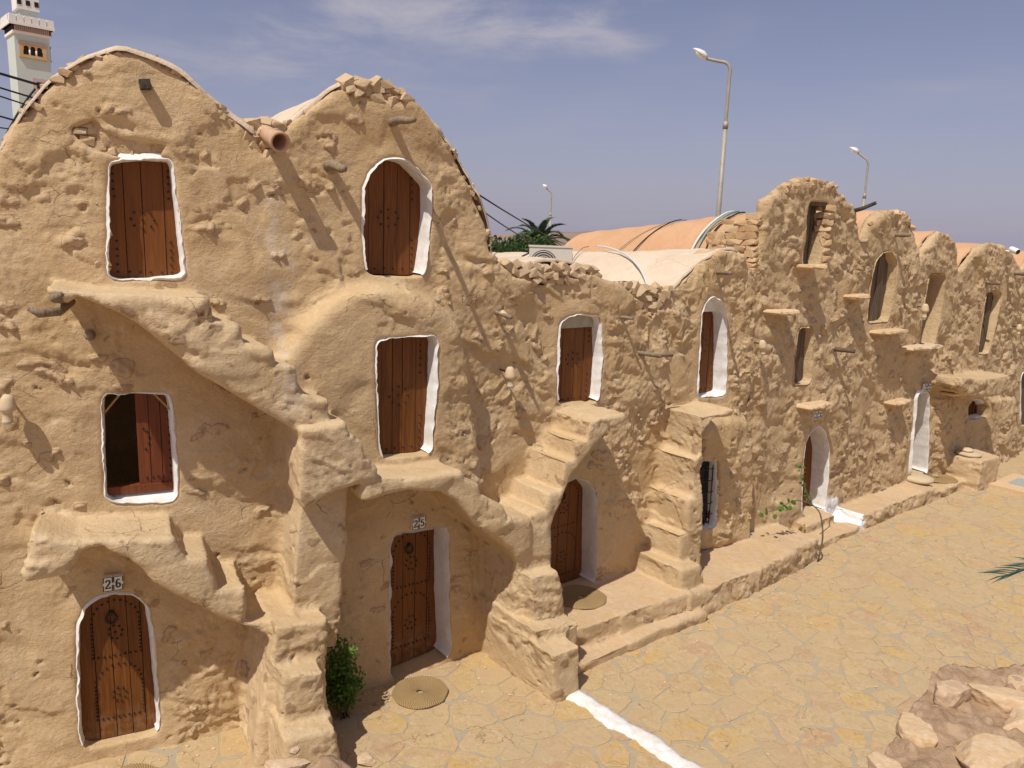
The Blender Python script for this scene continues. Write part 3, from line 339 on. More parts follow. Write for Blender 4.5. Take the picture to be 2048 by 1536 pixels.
def woodmat(name, c1, c2, c3, rough=0.55, spec=0.3, wear=0.0, sc=1.0):
    m, t, b = mat(name, rough, spec); g = N(t); p = g.pos(); r = g.rand()
    ofs = g.n('ShaderNodeVectorMath', {0: p, 1: g.n('ShaderNodeCombineXYZ', {0: g.m('MULTIPLY', r, 37.0), 1: g.m('MULTIPLY', r, 11.0), 2: g.m('MULTIPLY', r, 5.0)}).outputs[0]}, operation='ADD').outputs[0]
    gr = g.noise(g.map(ofs, (18 * sc, 18 * sc, 0.8)), 2.2, 6, 0.65, 0.8)
    col = g.mix(g.ss(gr, 0.32, 0.68), c1, c2)
    col = g.mix(g.ss(r, 0.2, 0.9, 0, 0.55), col, c3)
    col = g.mix(g.ss(g.noise(g.map(ofs, (6, 6, 0.7)), 3, 5, 0.6), 0.55, 0.75, 0, 0.5), col, c1)
    if wear: 
        zl = g.n('ShaderNodeSeparateXYZ', {0: p}).outputs[2]
        col = g.mix(g.m('MULTIPLY', g.ss(zl, 0.62, 0.2), g.ss(g.noise(p, 10, 5, 0.7), 0.35, 0.7, 0, wear)), col, (0.33, 0.22, 0.13))
    g.set(b.inputs['Base Color'], col); g.set(b.inputs['Normal'], g.bump(gr, 0.25, 0.006))
    g.set(b.inputs['Roughness'], g.ss(gr, 0.3, 0.7, rough - 0.1, rough + 0.15))
    return m
WOOD = woodmat('varnished_door_wood', (0.108, 0.033, 0.006), (0.215, 0.076, 0.014), (0.168, 0.053, 0.009), wear=0.5)
WOOD_R = woodmat('red_brown_shutter_wood', (0.13, 0.034, 0.012), (0.19, 0.055, 0.018), (0.15, 0.040, 0.014))
WOOD_O = woodmat('old_grey_wood', (0.075, 0.050, 0.032), (0.20, 0.145, 0.095), (0.13, 0.088, 0.056), 0.85, 0.15)
WOOD_B = woodmat('weathered_beam_wood', (0.17, 0.125, 0.085), (0.32, 0.25, 0.17), (0.24, 0.18, 0.12), 0.85, 0.15)
WOOD_Y = woodmat('raw_pine', (0.34, 0.21, 0.085), (0.42, 0.27, 0.12), (0.38, 0.24, 0.10), 0.7, 0.2)
IRON = simple('black_iron', (0.020, 0.017, 0.015), (0.045, 0.035, 0.028), 20, 0.55, 0.2, 0.003, 0.4, metal=0.4)
CLAY = simple('pale_clay', (0.56, 0.43, 0.27), (0.62, 0.49, 0.32), 9, 0.8, 0.2, 0.004, 0.25)
TERRA = simple('terracotta', (0.47, 0.29, 0.175), (0.54, 0.36, 0.24), 8, 0.8, 0.25, 0.006, 0.25)
BULB, _t0, _b0 = mat('milky_glass', 0.25, 0.5); _b0.inputs['Base Color'].default_value = (0.78, 0.74, 0.58, 1)
DARKGLASS, _t0, _b0 = mat('dark_glass', 0.08, 0.5); _b0.inputs['Base Color'].default_value = (0.012, 0.014, 0.018, 1)
TILE_W, _t0, _b0 = mat('glazed_tile', 0.25, 0.5); _b0.inputs['Base Color'].default_value = (0.78, 0.77, 0.72, 1)
TILE_K, _t0, _b0 = mat('tile_ink', 0.3, 0.5); _b0.inputs['Base Color'].default_value = (0.018, 0.020, 0.028, 1)
TILE_B, _t0, _b0 = mat('faded_blue_tile', 0.5, 0.4); _b0.inputs['Base Color'].default_value = (0.36, 0.38, 0.35, 1)
GREY_PL = simple('grey_lintel', (0.36, 0.32, 0.25), (0.44, 0.40, 0.32), 9, 0.9, 0.3)
# ------------------------------------------------------------------ ground, hill
def flat(name, x0, x1, y0, y1, z, m, nx=2, ny=2, fz=None):
    xs = np.linspace(x0, x1, nx); ys = np.linspace(y0, y1, ny); gx, gy = np.meshgrid(xs, ys)
    gz = np.full_like(gx, z) if fz is None else fz(gx, gy)
    v = np.stack([gx.ravel(), gy.ravel(), gz.ravel()], 1)
    i = np.arange(nx * ny).reshape(ny, nx); f = np.stack([i[:-1, :-1], i[:-1, 1:], i[1:, 1:], i[1:, :-1]], -1).reshape(-1, 4)
    return mesh_np(name, v, f, m)
GROUND = simple('desert_soil', (0.50, 0.34, 0.21), (0.56, 0.40, 0.26), 0.6, 0.95, 0.6, 0.05, 0.1, bs=8)
tag(flat('ground', -4000, 4000, -300, 5000, -0.06, GROUND), kind='structure')
HILL = simple('bare_hill_soil', (0.24, 0.17, 0.13), (0.31, 0.225, 0.175), 0.02, 0.95, 0.0, 0.1, 0.1)
def hill_z(x, y):
    r = 17 * np.exp(-((x - 75) / 130) ** 2 - ((y - 640) / 120) ** 2) + 20 * np.exp(-((x + 330) / 260) ** 2 - ((y - 800) / 150) ** 2) + 12 * np.exp(-((x - 620) / 300) ** 2 - ((y - 900) / 160) ** 2)
    q = np.stack([x.ravel() / 70, y.ravel() / 70, np.zeros(x.size)], 1)
    return r * (1 + 0.30 * fbm(q, 4, 5).reshape(x.shape)) - 1.5
tag(flat('hill', -900, 1300, 420, 1300, 0, HILL, 150, 60, hill_z), kind='structure')

# ------------------------------------------------------------------ signed distance modelling of the facade
def poly_sd(p, S, Z):
    """exact signed distance of a closed polygon over arrays S,Z"""
    p = np.asarray(p, float); d = np.full(S.shape, 1e9); ins = np.zeros(S.shape, bool); n = len(p)
    for i in range(n):
        a, b = p[i], p[(i + 1) % n]; ex, ez = b - a; L = ex * ex + ez * ez + 1e-12
        wx, wz = S - a[0], Z - a[1]; t = np.clip((wx * ex + wz * ez) / L, 0, 1)
        d = np.minimum(d, (wx - ex * t) ** 2 + (wz - ez * t) ** 2)
        c = (a[1] > Z) != (b[1] > Z)
        if abs(ez) > 1e-12: ins ^= c & (S < a[0] + (Z - a[1]) / ez * ex)
    d = np.sqrt(d); return np.where(ins, -d, d)
def smin(a, b, k):
    h = np.clip(k - np.abs(a - b), 0, None) / k; return np.minimum(a, b) - h * h * k * 0.25
def smax(a, b, k): return -smin(-a, -b, k)
def surface_nets(d, org, h):
    s = d < 0
    nx, ny, nz = d.shape
    cnt = np.zeros((nx - 1, ny - 1, nz - 1), np.uint8)
    for i in (0, 1):
        for j in (0, 1):
            for k in (0, 1): cnt += s[i:nx - 1 + i, j:ny - 1 + j, k:nz - 1 + k]
    act = (cnt > 0) & (cnt < 8); idx = np.argwhere(act)
    vid = np.full(act.shape, -1, np.int64); vid[act] = np.arange(len(idx))
    acc = np.zeros((len(idx), 3)); num = np.zeros(len(idx))
    cor = [np.array(c) for c in ((0,0,0),(1,0,0),(0,1,0),(1,1,0),(0,0,1),(1,0,1),(0,1,1),(1,1,1))]
    val = [d[idx[:, 0] + c[0], idx[:, 1] + c[1], idx[:, 2] + c[2]] for c in cor]
    for a, b in ((0,1),(2,3),(4,5),(6,7),(0,2),(1,3),(4,6),(5,7),(0,4),(1,5),(2,6),(3,7)):
        va, vb = val[a], val[b]; c = (va < 0) != (vb < 0); t = np.where(c, va / np.where(c, va - vb, 1), 0)
        acc += np.where(c[:, None], cor[a] + (cor[b] - cor[a]) * t[:, None], 0); num += c
    v = (idx + acc / num[:, None]) * h + org
    F = []
    for ax in range(3):
        o1, o2 = [(1, 2), (2, 0), (0, 1)][ax]
        sl0 = [slice(1, -1)] * 3; sl1 = [slice(1, -1)] * 3; sl0[ax] = slice(0, -1); sl1[ax] = slice(1, None)
        a = s[tuple(sl0)]; b = s[tuple(sl1)]
        e = np.argwhere(a != b); fl = a[a != b]
        st = np.array([1, 1, 1]); st[ax] = 0; e = e + st
        def g(d1, d2):
            q = e.copy(); q[:, o1] += d1; q[:, o2] += d2; return vid[q[:, 0], q[:, 1], q[:, 2]]
        q = np.stack([g(-1, -1), g(0, -1), g(0, 0), g(-1, 0)], 1); q[~fl] = q[~fl][:, ::-1]
        F.append(q)
    F = np.concatenate(F); return v, F[(F >= 0).all(1)], idx
class Field:
    def __init__(s, s0, s1, n0, n1, z0, z1, h):
        s.h = h; s.S = np.arange(s0, s1 + h / 2, h); s.Nn = np.arange(n0, n1 + h / 2, h); s.Z = np.arange(z0, z1 + h / 2, h)
        s.org = np.array([s0, n0, z0]); s.d = np.full((len(s.S), len(s.Nn), len(s.Z)), 9.0, np.float32)
        s.id = np.zeros(s.d.shape, np.uint8); s.names = [('', 'wall')]
    def sub(s, lo, hi, pad=0.35):
        a = np.clip(np.searchsorted(s.S, lo[0] - pad), 0, len(s.S)); b = np.clip(np.searchsorted(s.S, hi[0] + pad), 0, len(s.S))
        c = np.clip(np.searchsorted(s.Z, lo[1] - pad), 0, len(s.Z)); e = np.clip(np.searchsorted(s.Z, hi[1] + pad), 0, len(s.Z))
        return slice(a, b), slice(c, e)
    def pid(s, house, part):
        if (house, part) not in s.names: s.names.append((house, part))
        return s.names.index((house, part))
    def union(s, a, c, dp, k, pid):
        cur = s.d[a, :, c]; ids = s.id[a, :, c]
        ids[dp < cur] = pid; s.id[a, :, c] = ids; s.d[a, :, c] = smin(cur, dp.astype(np.float32), k)
    def prism(s, poly, n1, pid, k=0.08, rnd=0.09, back=None):
        p = np.array(poly); a, c = s.sub(p.min(0), p.max(0)); Sg, Zg = np.meshgrid(s.S[a], s.Z[c], indexing='ij')
        if Sg.size == 0: return
        d2 = poly_sd(p, Sg, Zg).astype(np.float32)
        dp = smax(d2[:, None, :], (s.Nn[None, :, None] - n1).astype(np.float32), rnd)
        if back is not None: dp = np.maximum(dp, (back - s.Nn)[None, :, None])
        s.union(a, c, dp, k, pid)
    def plan(s, poly, z1, pid, k=0.06, rnd=0.06):
        """polygon in (along, outward) raised to z1"""
        p = np.array(poly); a, _ = s.sub((p[:, 0].min(), 0), (p[:, 0].max(), 0)); c = slice(0, int(np.searchsorted(s.Z, z1 + 0.4)))
        Sg, Ng = np.meshgrid(s.S[a], s.Nn, indexing='ij'); d2 = poly_sd(p, Sg, Ng).astype(np.float32)
        dp = smax(d2[:, :, None], (s.Z[c] - z1)[None, None, :].astype(np.float32), rnd); s.union(a, c, dp, k, pid)
    def cut(s, poly, n0, n1, k=0.03, grow=0.0):
        p = np.array(poly); a, c = s.sub(p.min(0), p.max(0)); Sg, Zg = np.meshgrid(s.S[a], s.Z[c], indexing='ij')
        if Sg.size == 0: return
        d2 = (poly_sd(p, Sg, Zg) - grow).astype(np.float32)
        nn = np.maximum(n0 - s.Nn, s.Nn - n1).astype(np.float32)
        dp = np.maximum(d2[:, None, :], nn[None, :, None]); s.d[a, :, c] = smax(s.d[a, :, c], -dp, k)
def resample(p, n, closed=True, r_=0.10):
    p = np.array(p, float)
    if closed: p = np.vstack([p, p[:1]])
    for _ in range(2):
        q = [p[0]] if not closed else []
        for i in range(len(p) - 1): q += [p[i] * (1 - r_) + p[i + 1] * r_, p[i] * r_ + p[i + 1] * (1 - r_)]
        q.append(p[-1] if not closed else q[0]); p = np.array(q)
    L = np.concatenate([[0], np.cumsum(np.linalg.norm(np.diff(p, axis=0), axis=1))]); t = np.linspace(0, L[-1], n + 1)
    r = np.stack([np.interp(t, L, p[:, 0]), np.interp(t, L, p[:, 1])], 1); return r[:-1] if closed else r
OPS = {o['name']: o for o in D['op']}
HOUSE_S = dict(A=-3.2, B=0.1, C=3.0, D=6.0, E=9.2, F=12.1, G=14.6, H=17.6, I=21.6)
def house_of(s, z):
    """boundary lines between neighbouring houses on the wall"""
    b1 = np.interp(z, [0, 1.3, 3.0, 3.9, 5.0, 7], [-1.12, -1.12, -0.9, -1.3, -1.47, -1.47])
    b2 = np.interp(z, [0, 1.5, 3.0, 5.4, 7], [1.40, 1.40, 1.62, 1.50, 1.50])
    b3 = np.interp(z, [0, 3, 5], [4.62, 4.62, 4.55]); b4 = np.interp(z, [0, 2, 4, 6], [8.4, 8.0, 7.5, 7.39])
    r = np.zeros(len(s), int)
    for b in (b1, b2, b3, b4, np.interp(z, [0, 7], [11.0, 10.84]), 13.5 + 0 * z, 15.75 + 0 * z, 20.1 + 0 * z): r += s > b
    return r
HN = 'ABCDEFGHI'
def displace(v, F, amp_a, amp_b, soft):
    """plaster relief: broad swells, trowelled dabs, stones under the skin, pits"""
    fn = np.cross(v[F[:, 2]] - v[F[:, 0]], v[F[:, 3]] - v[F[:, 1]]); vn = np.zeros_like(v)
    for k in range(4): np.add.at(vn, F[:, k], fn)
    vn /= np.linalg.norm(vn, axis=1, keepdims=True) + 1e-9
    damp = np.ones(len(v))
    for o in D['op']:
        p = np.array(o['o']); lo, hi = p.min(0) - 0.5, p.max(0) + 0.5
        q = np.where((v[:, 0] > lo[0]) & (v[:, 0] < hi[0]) & (v[:, 2] > lo[1]) & (v[:, 2] < hi[1]) & (v[:, 1] < o['n'] + 0.15))[0]
        if len(q): damp[q] = np.minimum(damp[q], 0.25 + 0.75 * sstep(0.02, 0.26, poly_sd(p, v[q, 0], v[q, 2])))
    base = fbm(v * 0.8, 2, 3) * 0.065
    wv = v + np.stack([vnoise(v * 2.1, 31), vnoise(v * 2.1, 32), vnoise(v * 2.1, 33)], 1) * 0.14 + np.stack([vnoise(v * 7, 34), vnoise(v * 7, 35), vnoise(v * 7, 36)], 1) * 0.025
    # trowel strokes: lean to the lower right, with scarps where one coat stops over the next
    sk = wv.copy(); sk[:, 2] += 0.35 * wv[:, 0]
    h0 = vnoise(sk * np.array([2.4, 2.4, 3.2]), 5); lp = sk.copy(); lp[:, 2] += 0.16 * h0
    dab = vnoise(lp * np.array([2.4, 2.4, 3.2]), 5)
    sc1 = fbm(sk * np.array([1.9, 1.9, 2.7]) + 3.3, 4, 15, 0.55); sc2 = fbm(sk * np.array([3.7, 3.7, 5.6]) + 9.1, 4, 25, 0.55)
    m1 = sstep(-.2, .35, vnoise(v * 1.3, 78)); m2 = sstep(-.15, .4, vnoise(v * 1.1 + 7, 79))
    scarp = 0.026 * (sstep(-.035, .035, sc1) - .5) * m1 + 0.018 * (sstep(.08, .13, sc2) + sstep(-.16, -.11, sc2) - 1) * m2
    f1, f2, rid = worley(wv * np.array([1.7, 1.7, 2.6]), 61)
    facet = (rid - 0.5) * sstep(0.0, 0.10, f2 - f1)
    rough = 1.25 * sstep(-0.22, 0.40, vnoise(v * 0.9, 77) + .25 * vnoise(v * 2.5, 76)) * (0.65 + 0.35 * sstep(.5, 3.5, v[:, 0]))
    up = vn[:, 2]; wallish = (1 - 0.72 * sstep(0.55, 0.9, np.abs(up))) * soft
    d = base + wallish * amp_a * (0.030 * dab + scarp + 0.016 * facet)
    d += wallish * (0.010 * fbm(wv * np.array([8, 8, 11]), 3, 21, .6) * (0.2 + rough) + 0.005 * vnoise(v * 26, 22) * (0.15 + rough) + 0.002 * vnoise(v * 48, 23))
    wq = wv + np.stack([vnoise(v * 14, 44), vnoise(v * 14, 45), vnoise(v * 14, 46)], 1) * 0.030
    g1, g2, r2 = worley(wq * np.array([4.4, 4.4, 8.2]), 91)
    thr = 0.07 + 0.15 * amp_b * rough
    st = (r2 < thr) * sstep(0.50, 0.38, g1) * wallish
    st = st * np.where(soft < 1, .35, 1.0)
    d += st * (0.020 + 0.030 * amp_b * _hash(np.floor(r2 * 1e5).astype(np.int64), np.zeros(len(v), np.int64), np.zeros(len(v), np.int64), 4)) * (0.7 + 0.6 * vnoise(v * 21, 41) + 0.3 * vnoise(v * 44, 42))
    k1, k2, r4 = worley((wq + 0.5 * (wq - wv)) * np.array([8.0, 8.0, 13.0]), 191)
    d -= (r4 > 1 - 0.055 * amp_b) * sstep(0.36, 0.20, k1) * 0.038 * wallish * (.5 + .8 * sstep(-.3, .3, vnoise(v * 30, 49)))
    if np.max(amp_b) > 1.2:
        e1, e2, r3 = worley((sk + (wq - wv) * 1.5) * np.array([3.6, 3.6, 5.8]), 131)
        d += np.clip(amp_b - 1.0, 0, 1) * wallish * (0.050 * (sstep(0.62, 0.30, e1) - 0.35) * sstep(.25, .75, r3) + 0.030 * np.clip(fbm(sk * np.array([4.4, 4.4, 6]), 3, 55, .6), -.25, .5))
    return v + vn * (d * damp)[:, None], st * damp
def finish(fld, roots, amp_fn, paint_fn=None):
    v, F, idx = surface_nets(fld.d, fld.org, fld.h)
    pid = fld.id[idx[:, 0], idx[:, 1], idx[:, 2]]
    a, b = amp_fn(v); soft = np.array([0.85 if nm_[1] != 'wall' else 1.0 for nm_ in fld.names])[pid]; v2, st = displace(v, F, a, b, soft)
    wv = W(v2)
    fn = np.cross(wv[F[:, 2]] - wv[F[:, 0]], wv[F[:, 3]] - wv[F[:, 1]]); vn = np.zeros_like(wv)
    for k in range(4): np.add.at(vn, F[:, k], fn)
    vn /= np.linalg.norm(vn, axis=1, keepdims=True) + 1e-9
    pt = paint_fn(v) if paint_fn is not None else np.zeros(len(v))
    sn_ = sstep(.22, .05, np.abs(v[:, 0] + 1.42 + .08 * vnoise(v * 1.5, 66))) * sstep(3.7, 4.3, v[:, 2]) * sstep(6.5, 6.0, v[:, 2])
    cen = v[F].mean(1); fh = house_of(cen[:, 0], cen[:, 2]); fp = pid[F[:, 0]]
    key = np.zeros(len(F), int)
    names = fld.names; keys = {}
    for p_i, (h, part) in enumerate(names):
        if part == 'wall':
            for hi in range(9): key[(fp == p_i) & (fh == hi)] = keys.setdefault((HN[hi], 'wall'), len(keys))
        else: key[fp == p_i] = keys.setdefault((h, part), len(keys))
    for (h, part), k in keys.items():
        f = F[key == k]
        if len(f) < 20: continue
        u, inv = np.unique(f, return_inverse=True)
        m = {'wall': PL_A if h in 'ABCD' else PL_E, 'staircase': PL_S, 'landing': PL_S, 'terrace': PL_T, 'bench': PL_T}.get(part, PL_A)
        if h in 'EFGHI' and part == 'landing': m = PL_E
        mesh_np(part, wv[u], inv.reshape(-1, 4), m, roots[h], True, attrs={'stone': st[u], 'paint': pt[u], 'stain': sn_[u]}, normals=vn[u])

LAB = dict(
    A='plastered adobe granary house numbered 26 with a half-open shutter, standing far left',
    B='adobe granary house numbered 25 with a clay pipe in the dip beside its rounded top',
    C='low adobe house with a grey lintel over its upper door and bare stone top',
    D='adobe house with a long cream vault and a small grille window beside stepped blocks',
    E='tall pitted adobe house numbered 23 with a stone-lined opening near its top',
    F='pitted adobe house with an arched old wooden door above a long stone shelf',
    G='narrow pitted adobe house with a tall dark opening and a tall white doorway below',
    H='pitted adobe house with a small round-topped lattice window below a jutting landing',
    I='last adobe house of the row, cut by the right edge, with a white doorway')
roots = {}
for h in HN:
    p = w1(HOUSE_S[h], -0.3, 0); e = empty('adobe_house', p); roots[h] = tag(e, LAB[h], 'house', 'vaulted adobe houses in a row'); 

# near half: houses A to D
f1 = Field(-6.2, 7.5, -0.46, 1.92, -0.12, 7.72, 0.022)
f1.prism(D['sil1'] + [[7.8, 5.3], [7.8, -1], [-7.6, -1]], 0.0, 0, k=0.01, rnd=0.12)
by = {q['name']: q for q in D['pr']}
for nm in ('BS', 'DB'): f1.prism(by[nm]['p'], by[nm]['n1'], f1.pid(by[nm]['house'], 'wall'), 0.22, 0.16)
for q in D['pit']: f1.cut(q['p'], q['n'], 1.0, 0.05)
for o in D['op']:
    if o['house'] in 'ABCD': f1.cut(resample(o['o'], 80), -2, o['n'] + 0.22, 0.025, 0.012)
for q in D['pr']:
    if q['name'] in ('BS', 'DB') or q['house'] not in 'ABCD': continue
    f1.prism(q['p'], q['n1'], f1.pid(q['house'], q['part']), q['k'], 0.075)
f1.plan([(2.1, -0.3), (2.1, 1.30), (4.9, 1.24), (4.9, -0.3)], 0.16, f1.pid('C', 'terrace'))
f1.plan([(2.2, -0.3), (2.2, 0.95), (4.7, 1.10), (4.7, -0.3)], 0.47, f1.pid('C', 'terrace'))
f1.plan([(4.62, -0.3), (4.64, 1.12), (6.6, 1.14), (8.7, 0.95), (8.7, -0.3)], 0.43, f1.pid('D', 'terrace'))
def amp1(v):
    a = 0.85 + 0.25 * sstep(1.5, 5, v[:, 0]); return a, 0.75 + 0.35 * sstep(2.5, 6.5, v[:, 0])
finish(f1, roots, amp1)

# far half: houses E to I
f2 = Field(7.36, 23.3, -1.5, 1.1, -0.12, 7.4, 0.034)
Sg, Zg = np.meshgrid(f2.S, f2.Z, indexing='ij')
sl = poly_sd([[7.2, -1], [7.2, 5.0]] + D['sil2'] + [[23.5, 5.0], [23.5, -1]], Sg, Zg).astype(np.float32)
for k, n_ in enumerate(f2.Nn):
    a_ = sl if n_ > -0.17 else np.maximum(np.maximum(sl, Zg - (6.42 - 0.42 * (-n_ - 0.17))), Zg - 4.4 - 3.0 * np.clip(10.4 - Sg, 0, 1)).astype(np.float32)
    f2.d[:, k, :] = smax(a_, np.float32(n_), 0.14)
    if n_ < -1.0: f2.d[f2.S < 9.0, k, :] = 9.0
for o in D['op']:
    if o['house'] in 'EFGHI': f2.cut(resample(o['o'], 80), -3, o['n'] + 0.22, 0.04, 0.012)
for q in D['pr']:
    if q['house'] not in 'H': continue
    f2.prism(q['p'], q['n1'], f2.pid(q['house'], q['part']), q['k'] + 0.02, 0.10)
f2.plan([(7.3, -0.3), (7.3, 1.05), (8.7, 0.95), (8.75, -0.3)], 0.43, f2.pid('D', 'terrace'))
f2.plan([(8.6, -0.3), (8.6, 0.75), (11.2, 0.65), (11.2, -0.3)], 0.14, f2.pid('E', 'terrace'))
f2.plan([(9.4, -1.2), (9.4, 0.28), (10.6, 0.28), (10.6, -1.2)], 0.33, f2.pid('E', 'terrace'))
f2.plan([(11.0, -0.3), (11.02, 0.62), (14.6, 0.62), (14.7, -0.3)], 0.33, f2.pid('F', 'bench'))
f2.plan([(14.2, -1.2), (14.2, 0.60), (16.5, 0.62), (16.5, -1.2)], 0.22, f2.pid('G', 'bench'))
f2.plan([(16.25, -0.3), (16.2, 0.92), (17.3, 0.94), (17.4, -0.3)], 0.78, f2.pid('G', 'bench'))
def amp2(v):
    o = np.ones(len(v)); return o * 1.25, o * 1.40
def paint2(v):
    r = np.zeros(len(v)); n_ = v[:, 1] + 0.05 * vnoise(v * 6, 3)
    wob = 0.06 * vnoise(v * 5, 8)
    r = np.maximum(r, sstep(0.012, -0.012, np.abs(v[:, 0] - 11.0) - 0.11 + wob * .3) * sstep(0.40, 0.37, v[:, 2]) * sstep(-0.05, 0.0, n_))
    r = np.maximum(r, sstep(0.012, -0.012, np.abs(v[:, 0] - 10.78 + wob * .5) - 0.26) * sstep(0.75, 0.62, v[:, 2] + wob * 2 + (v[:, 0] - 10.5) * .5) * sstep(0.15, 0.1, n_) * sstep(-.35, -.3, n_))
    r = np.maximum(r, sstep(0.012, -0.012, np.abs(v[:, 0] - 10.80 + wob) - 0.24) * sstep(0.24, 0.20, v[:, 2]) * sstep(0.02, 0.06, n_) * sstep(.5, .42, n_ + (11 - v[:, 0])))
    return r
finish(f2, roots, amp2, paint2)
# ------------------------------------------------------------------ doorways: white reveals, plank doors, studs
def back_outline(o):
    p = np.array(o['o']); lo, hi = p.min(0), p.max(0); return p, lo, hi
def reveal(o, m, lip=0.018, bottom=True, taper=0.035, r_=0.10):
    p = np.array(o['o']); lo, hi = p.min(0), p.max(0); n = 110
    q = resample(p, n, r_=r_); c = (lo + hi) / 2
    tg = np.roll(q, -1, 0) - np.roll(q, 1, 0); tg /= np.linalg.norm(tg, axis=1, keepdims=True) + 1e-9
    nrm = np.stack([tg[:, 1], -tg[:, 0]], 1)
    if ((q + nrm * 0.01 - c) ** 2).sum() < ((q - c) ** 2).sum(): nrm = -nrm
    sd_ = hash(o['name']) % 97 if False else sum(map(ord, o['name'])) % 97
    t3 = np.stack([q[:, 0] * 7, q[:, 1] * 7, np.full(n, sd_)], 1)
    wob = vnoise(t3, 3) * 0.014 + vnoise(t3 * 2.3, 4) * 0.008 + vnoise(t3 * 6, 5) * 0.006 + vnoise(t3 * 13, 5) * 0.003
    fr = o['n']; rings = []
    prof = [(lip + .05, -0.05), (lip, -0.004), (lip * 0.5, 0.007), (0.0, 0.005), (-0.004, -0.02)]
    for k in range(1, 7): prof.append((-0.012 - taper * k / 6, -o['d'] * k / 6))
    for a, d_ in prof:
        wx_ = np.where(a < 0, .22 + .78 * sstep(-.1, .45, (q[:, 0] - c[0]) / (hi[0] - lo[0])), np.where(q[:, 0] < c[0], .5, 1.0) if d_ > -.04 else 1.0)
        rr = q + nrm * (a * wx_ + wob * (1.0 if a > -0.01 else 0.3) )[:, None]
        rn = fr + d_ + vnoise(np.stack([q[:, 0] * 4, q[:, 1] * 4, np.full(n, d_ * 9 + sd_)], 1), 6) * 0.012
        rings.append(np.stack([rr[:, 0], rn, rr[:, 1]], 1))
    v = W(np.concatenate(rings)); K = len(prof)
    i = np.arange(n); keep = np.ones(n, bool)
    if not bottom: keep = ~((np.abs(tg[:, 0]) > .75) & (q[:, 1] < lo[1] + 0.35 * (hi[1] - lo[1])))
    f = []
    for k in range(K - 1):
        for a in i[keep]:
            b = (a + 1) % n; f.append((k * n + a, k * n + b, (k + 1) * n + b, (k + 1) * n + a))
    return mesh_np('door_reveal' if not o['name'] in ('A_mid', 'D_low', 'H_low') else 'window_reveal', v, f, m, roots[o['house']], True)
def clip_poly(p, a, b):
    def cl(p, x, keep_gt):
        r = []
        for i in range(len(p)):
            c, d_ = p[i], p[(i + 1) % len(p)]; ic = c[0] >= x if keep_gt else c[0] <= x; idd = d_[0] >= x if keep_gt else d_[0] <= x
            if ic: r.append(c)
            if ic != idd:
                t = (x - c[0]) / (d_[0] - c[0]); r.append((x, c[1] + t * (d_[1] - c[1])))
        return r
    q = cl(p, a, True); return cl(q, b, False) if len(q) > 2 else q
def door(o, m, npl, studs=None, knocker=False, span=(0, 1), name='door', bow=0.0, topcut=None, zcut=None):
    par = roots[o['house']]; p = np.array(o['o']); lo, hi = p.min(0), p.max(0)
    q = resample(p, 60); q = lo + (q - lo) * (hi - lo - 0.0) / (hi - lo)
    nn = o['n'] - o['d'] + 0.03
    if topcut: q[:, 1] = np.minimum(q[:, 1], topcut)
    if zcut: q[:, 1] = np.maximum(q[:, 1], zcut)
    pl = [tuple(x) for x in q]
    a0, b0 = lo[0] + (hi[0] - lo[0]) * span[0], lo[0] + (hi[0] - lo[0]) * span[1]
    cx_ = (a0 + b0) / 2; fo, fu, fv, fw = frame(cx_, nn, 0)
    dr = empty(name, frame(cx_, nn, q[:, 1].min())[0] - worldloc(par)); dr.parent = par
    e = a0; ws = [(0.8 + 0.4 * rng.random()) for _ in range(npl)]; tot = sum(ws)
    for k in range(npl):
        a = e; b = e + (b0 - a0) * ws[k] / tot; e = b
        r = clip_poly(pl, a + 0.004, b - 0.004)
        r2 = []
        for x in r:
            if not r2 or (abs(x[0] - r2[-1][0]) + abs(x[1] - r2[-1][1])) > 0.004: r2.append(x)
        if len(r2) < 3: continue
        off = (rng.random() - 0.5) * 0.008 + (rng.random() - 0.5) * bow
        MB().prism([(x[0] - cx_, x[1]) for x in r2], (fo, fu, fv, fw), off - 0.045, off).build('plank', m, dr)
    if studs:
        pts = studs(lo, hi); mb = MB(); rad = 0.013
        prof = [(rad, 0.0), (rad * 0.85, 0.007), (rad * 0.4, 0.012), (0.0005, 0.013)]
        ax = Matrix((fu, fv, fw)).transposed()
        for (x, z) in pts: mb.lathe(prof, fo + fu * (x - cx_ + (rng.random() - .5) * .006) + fv * (z + (rng.random() - .5) * .006) + fw * 0.004, ax, 7)
        so_ = mb.build('studs', IRON, dr, True); so_['kind'] = 'stuff'
    if knocker:
        x, z = knocker(lo, hi); mb = MB(); c = fo + fu * (x - cx_) + fv * z + fw * 0.022
        mb.tube([c + fu * (math.cos(t) * 0.052) + fv * (math.sin(t) * 0.058 - 0.03) for t in np.linspace(0, 2 * math.pi, 19)], 0.011, 6, False)
        mb.lathe([(0.03, -0.02), (0.03, 0.0), (0.016, 0.014), (0.001, 0.02)], c + fv * 0.03, Matrix((fu, fv, fw)).transposed(), 10)
        mb.build('knocker', IRON, dr, True)
    return dr
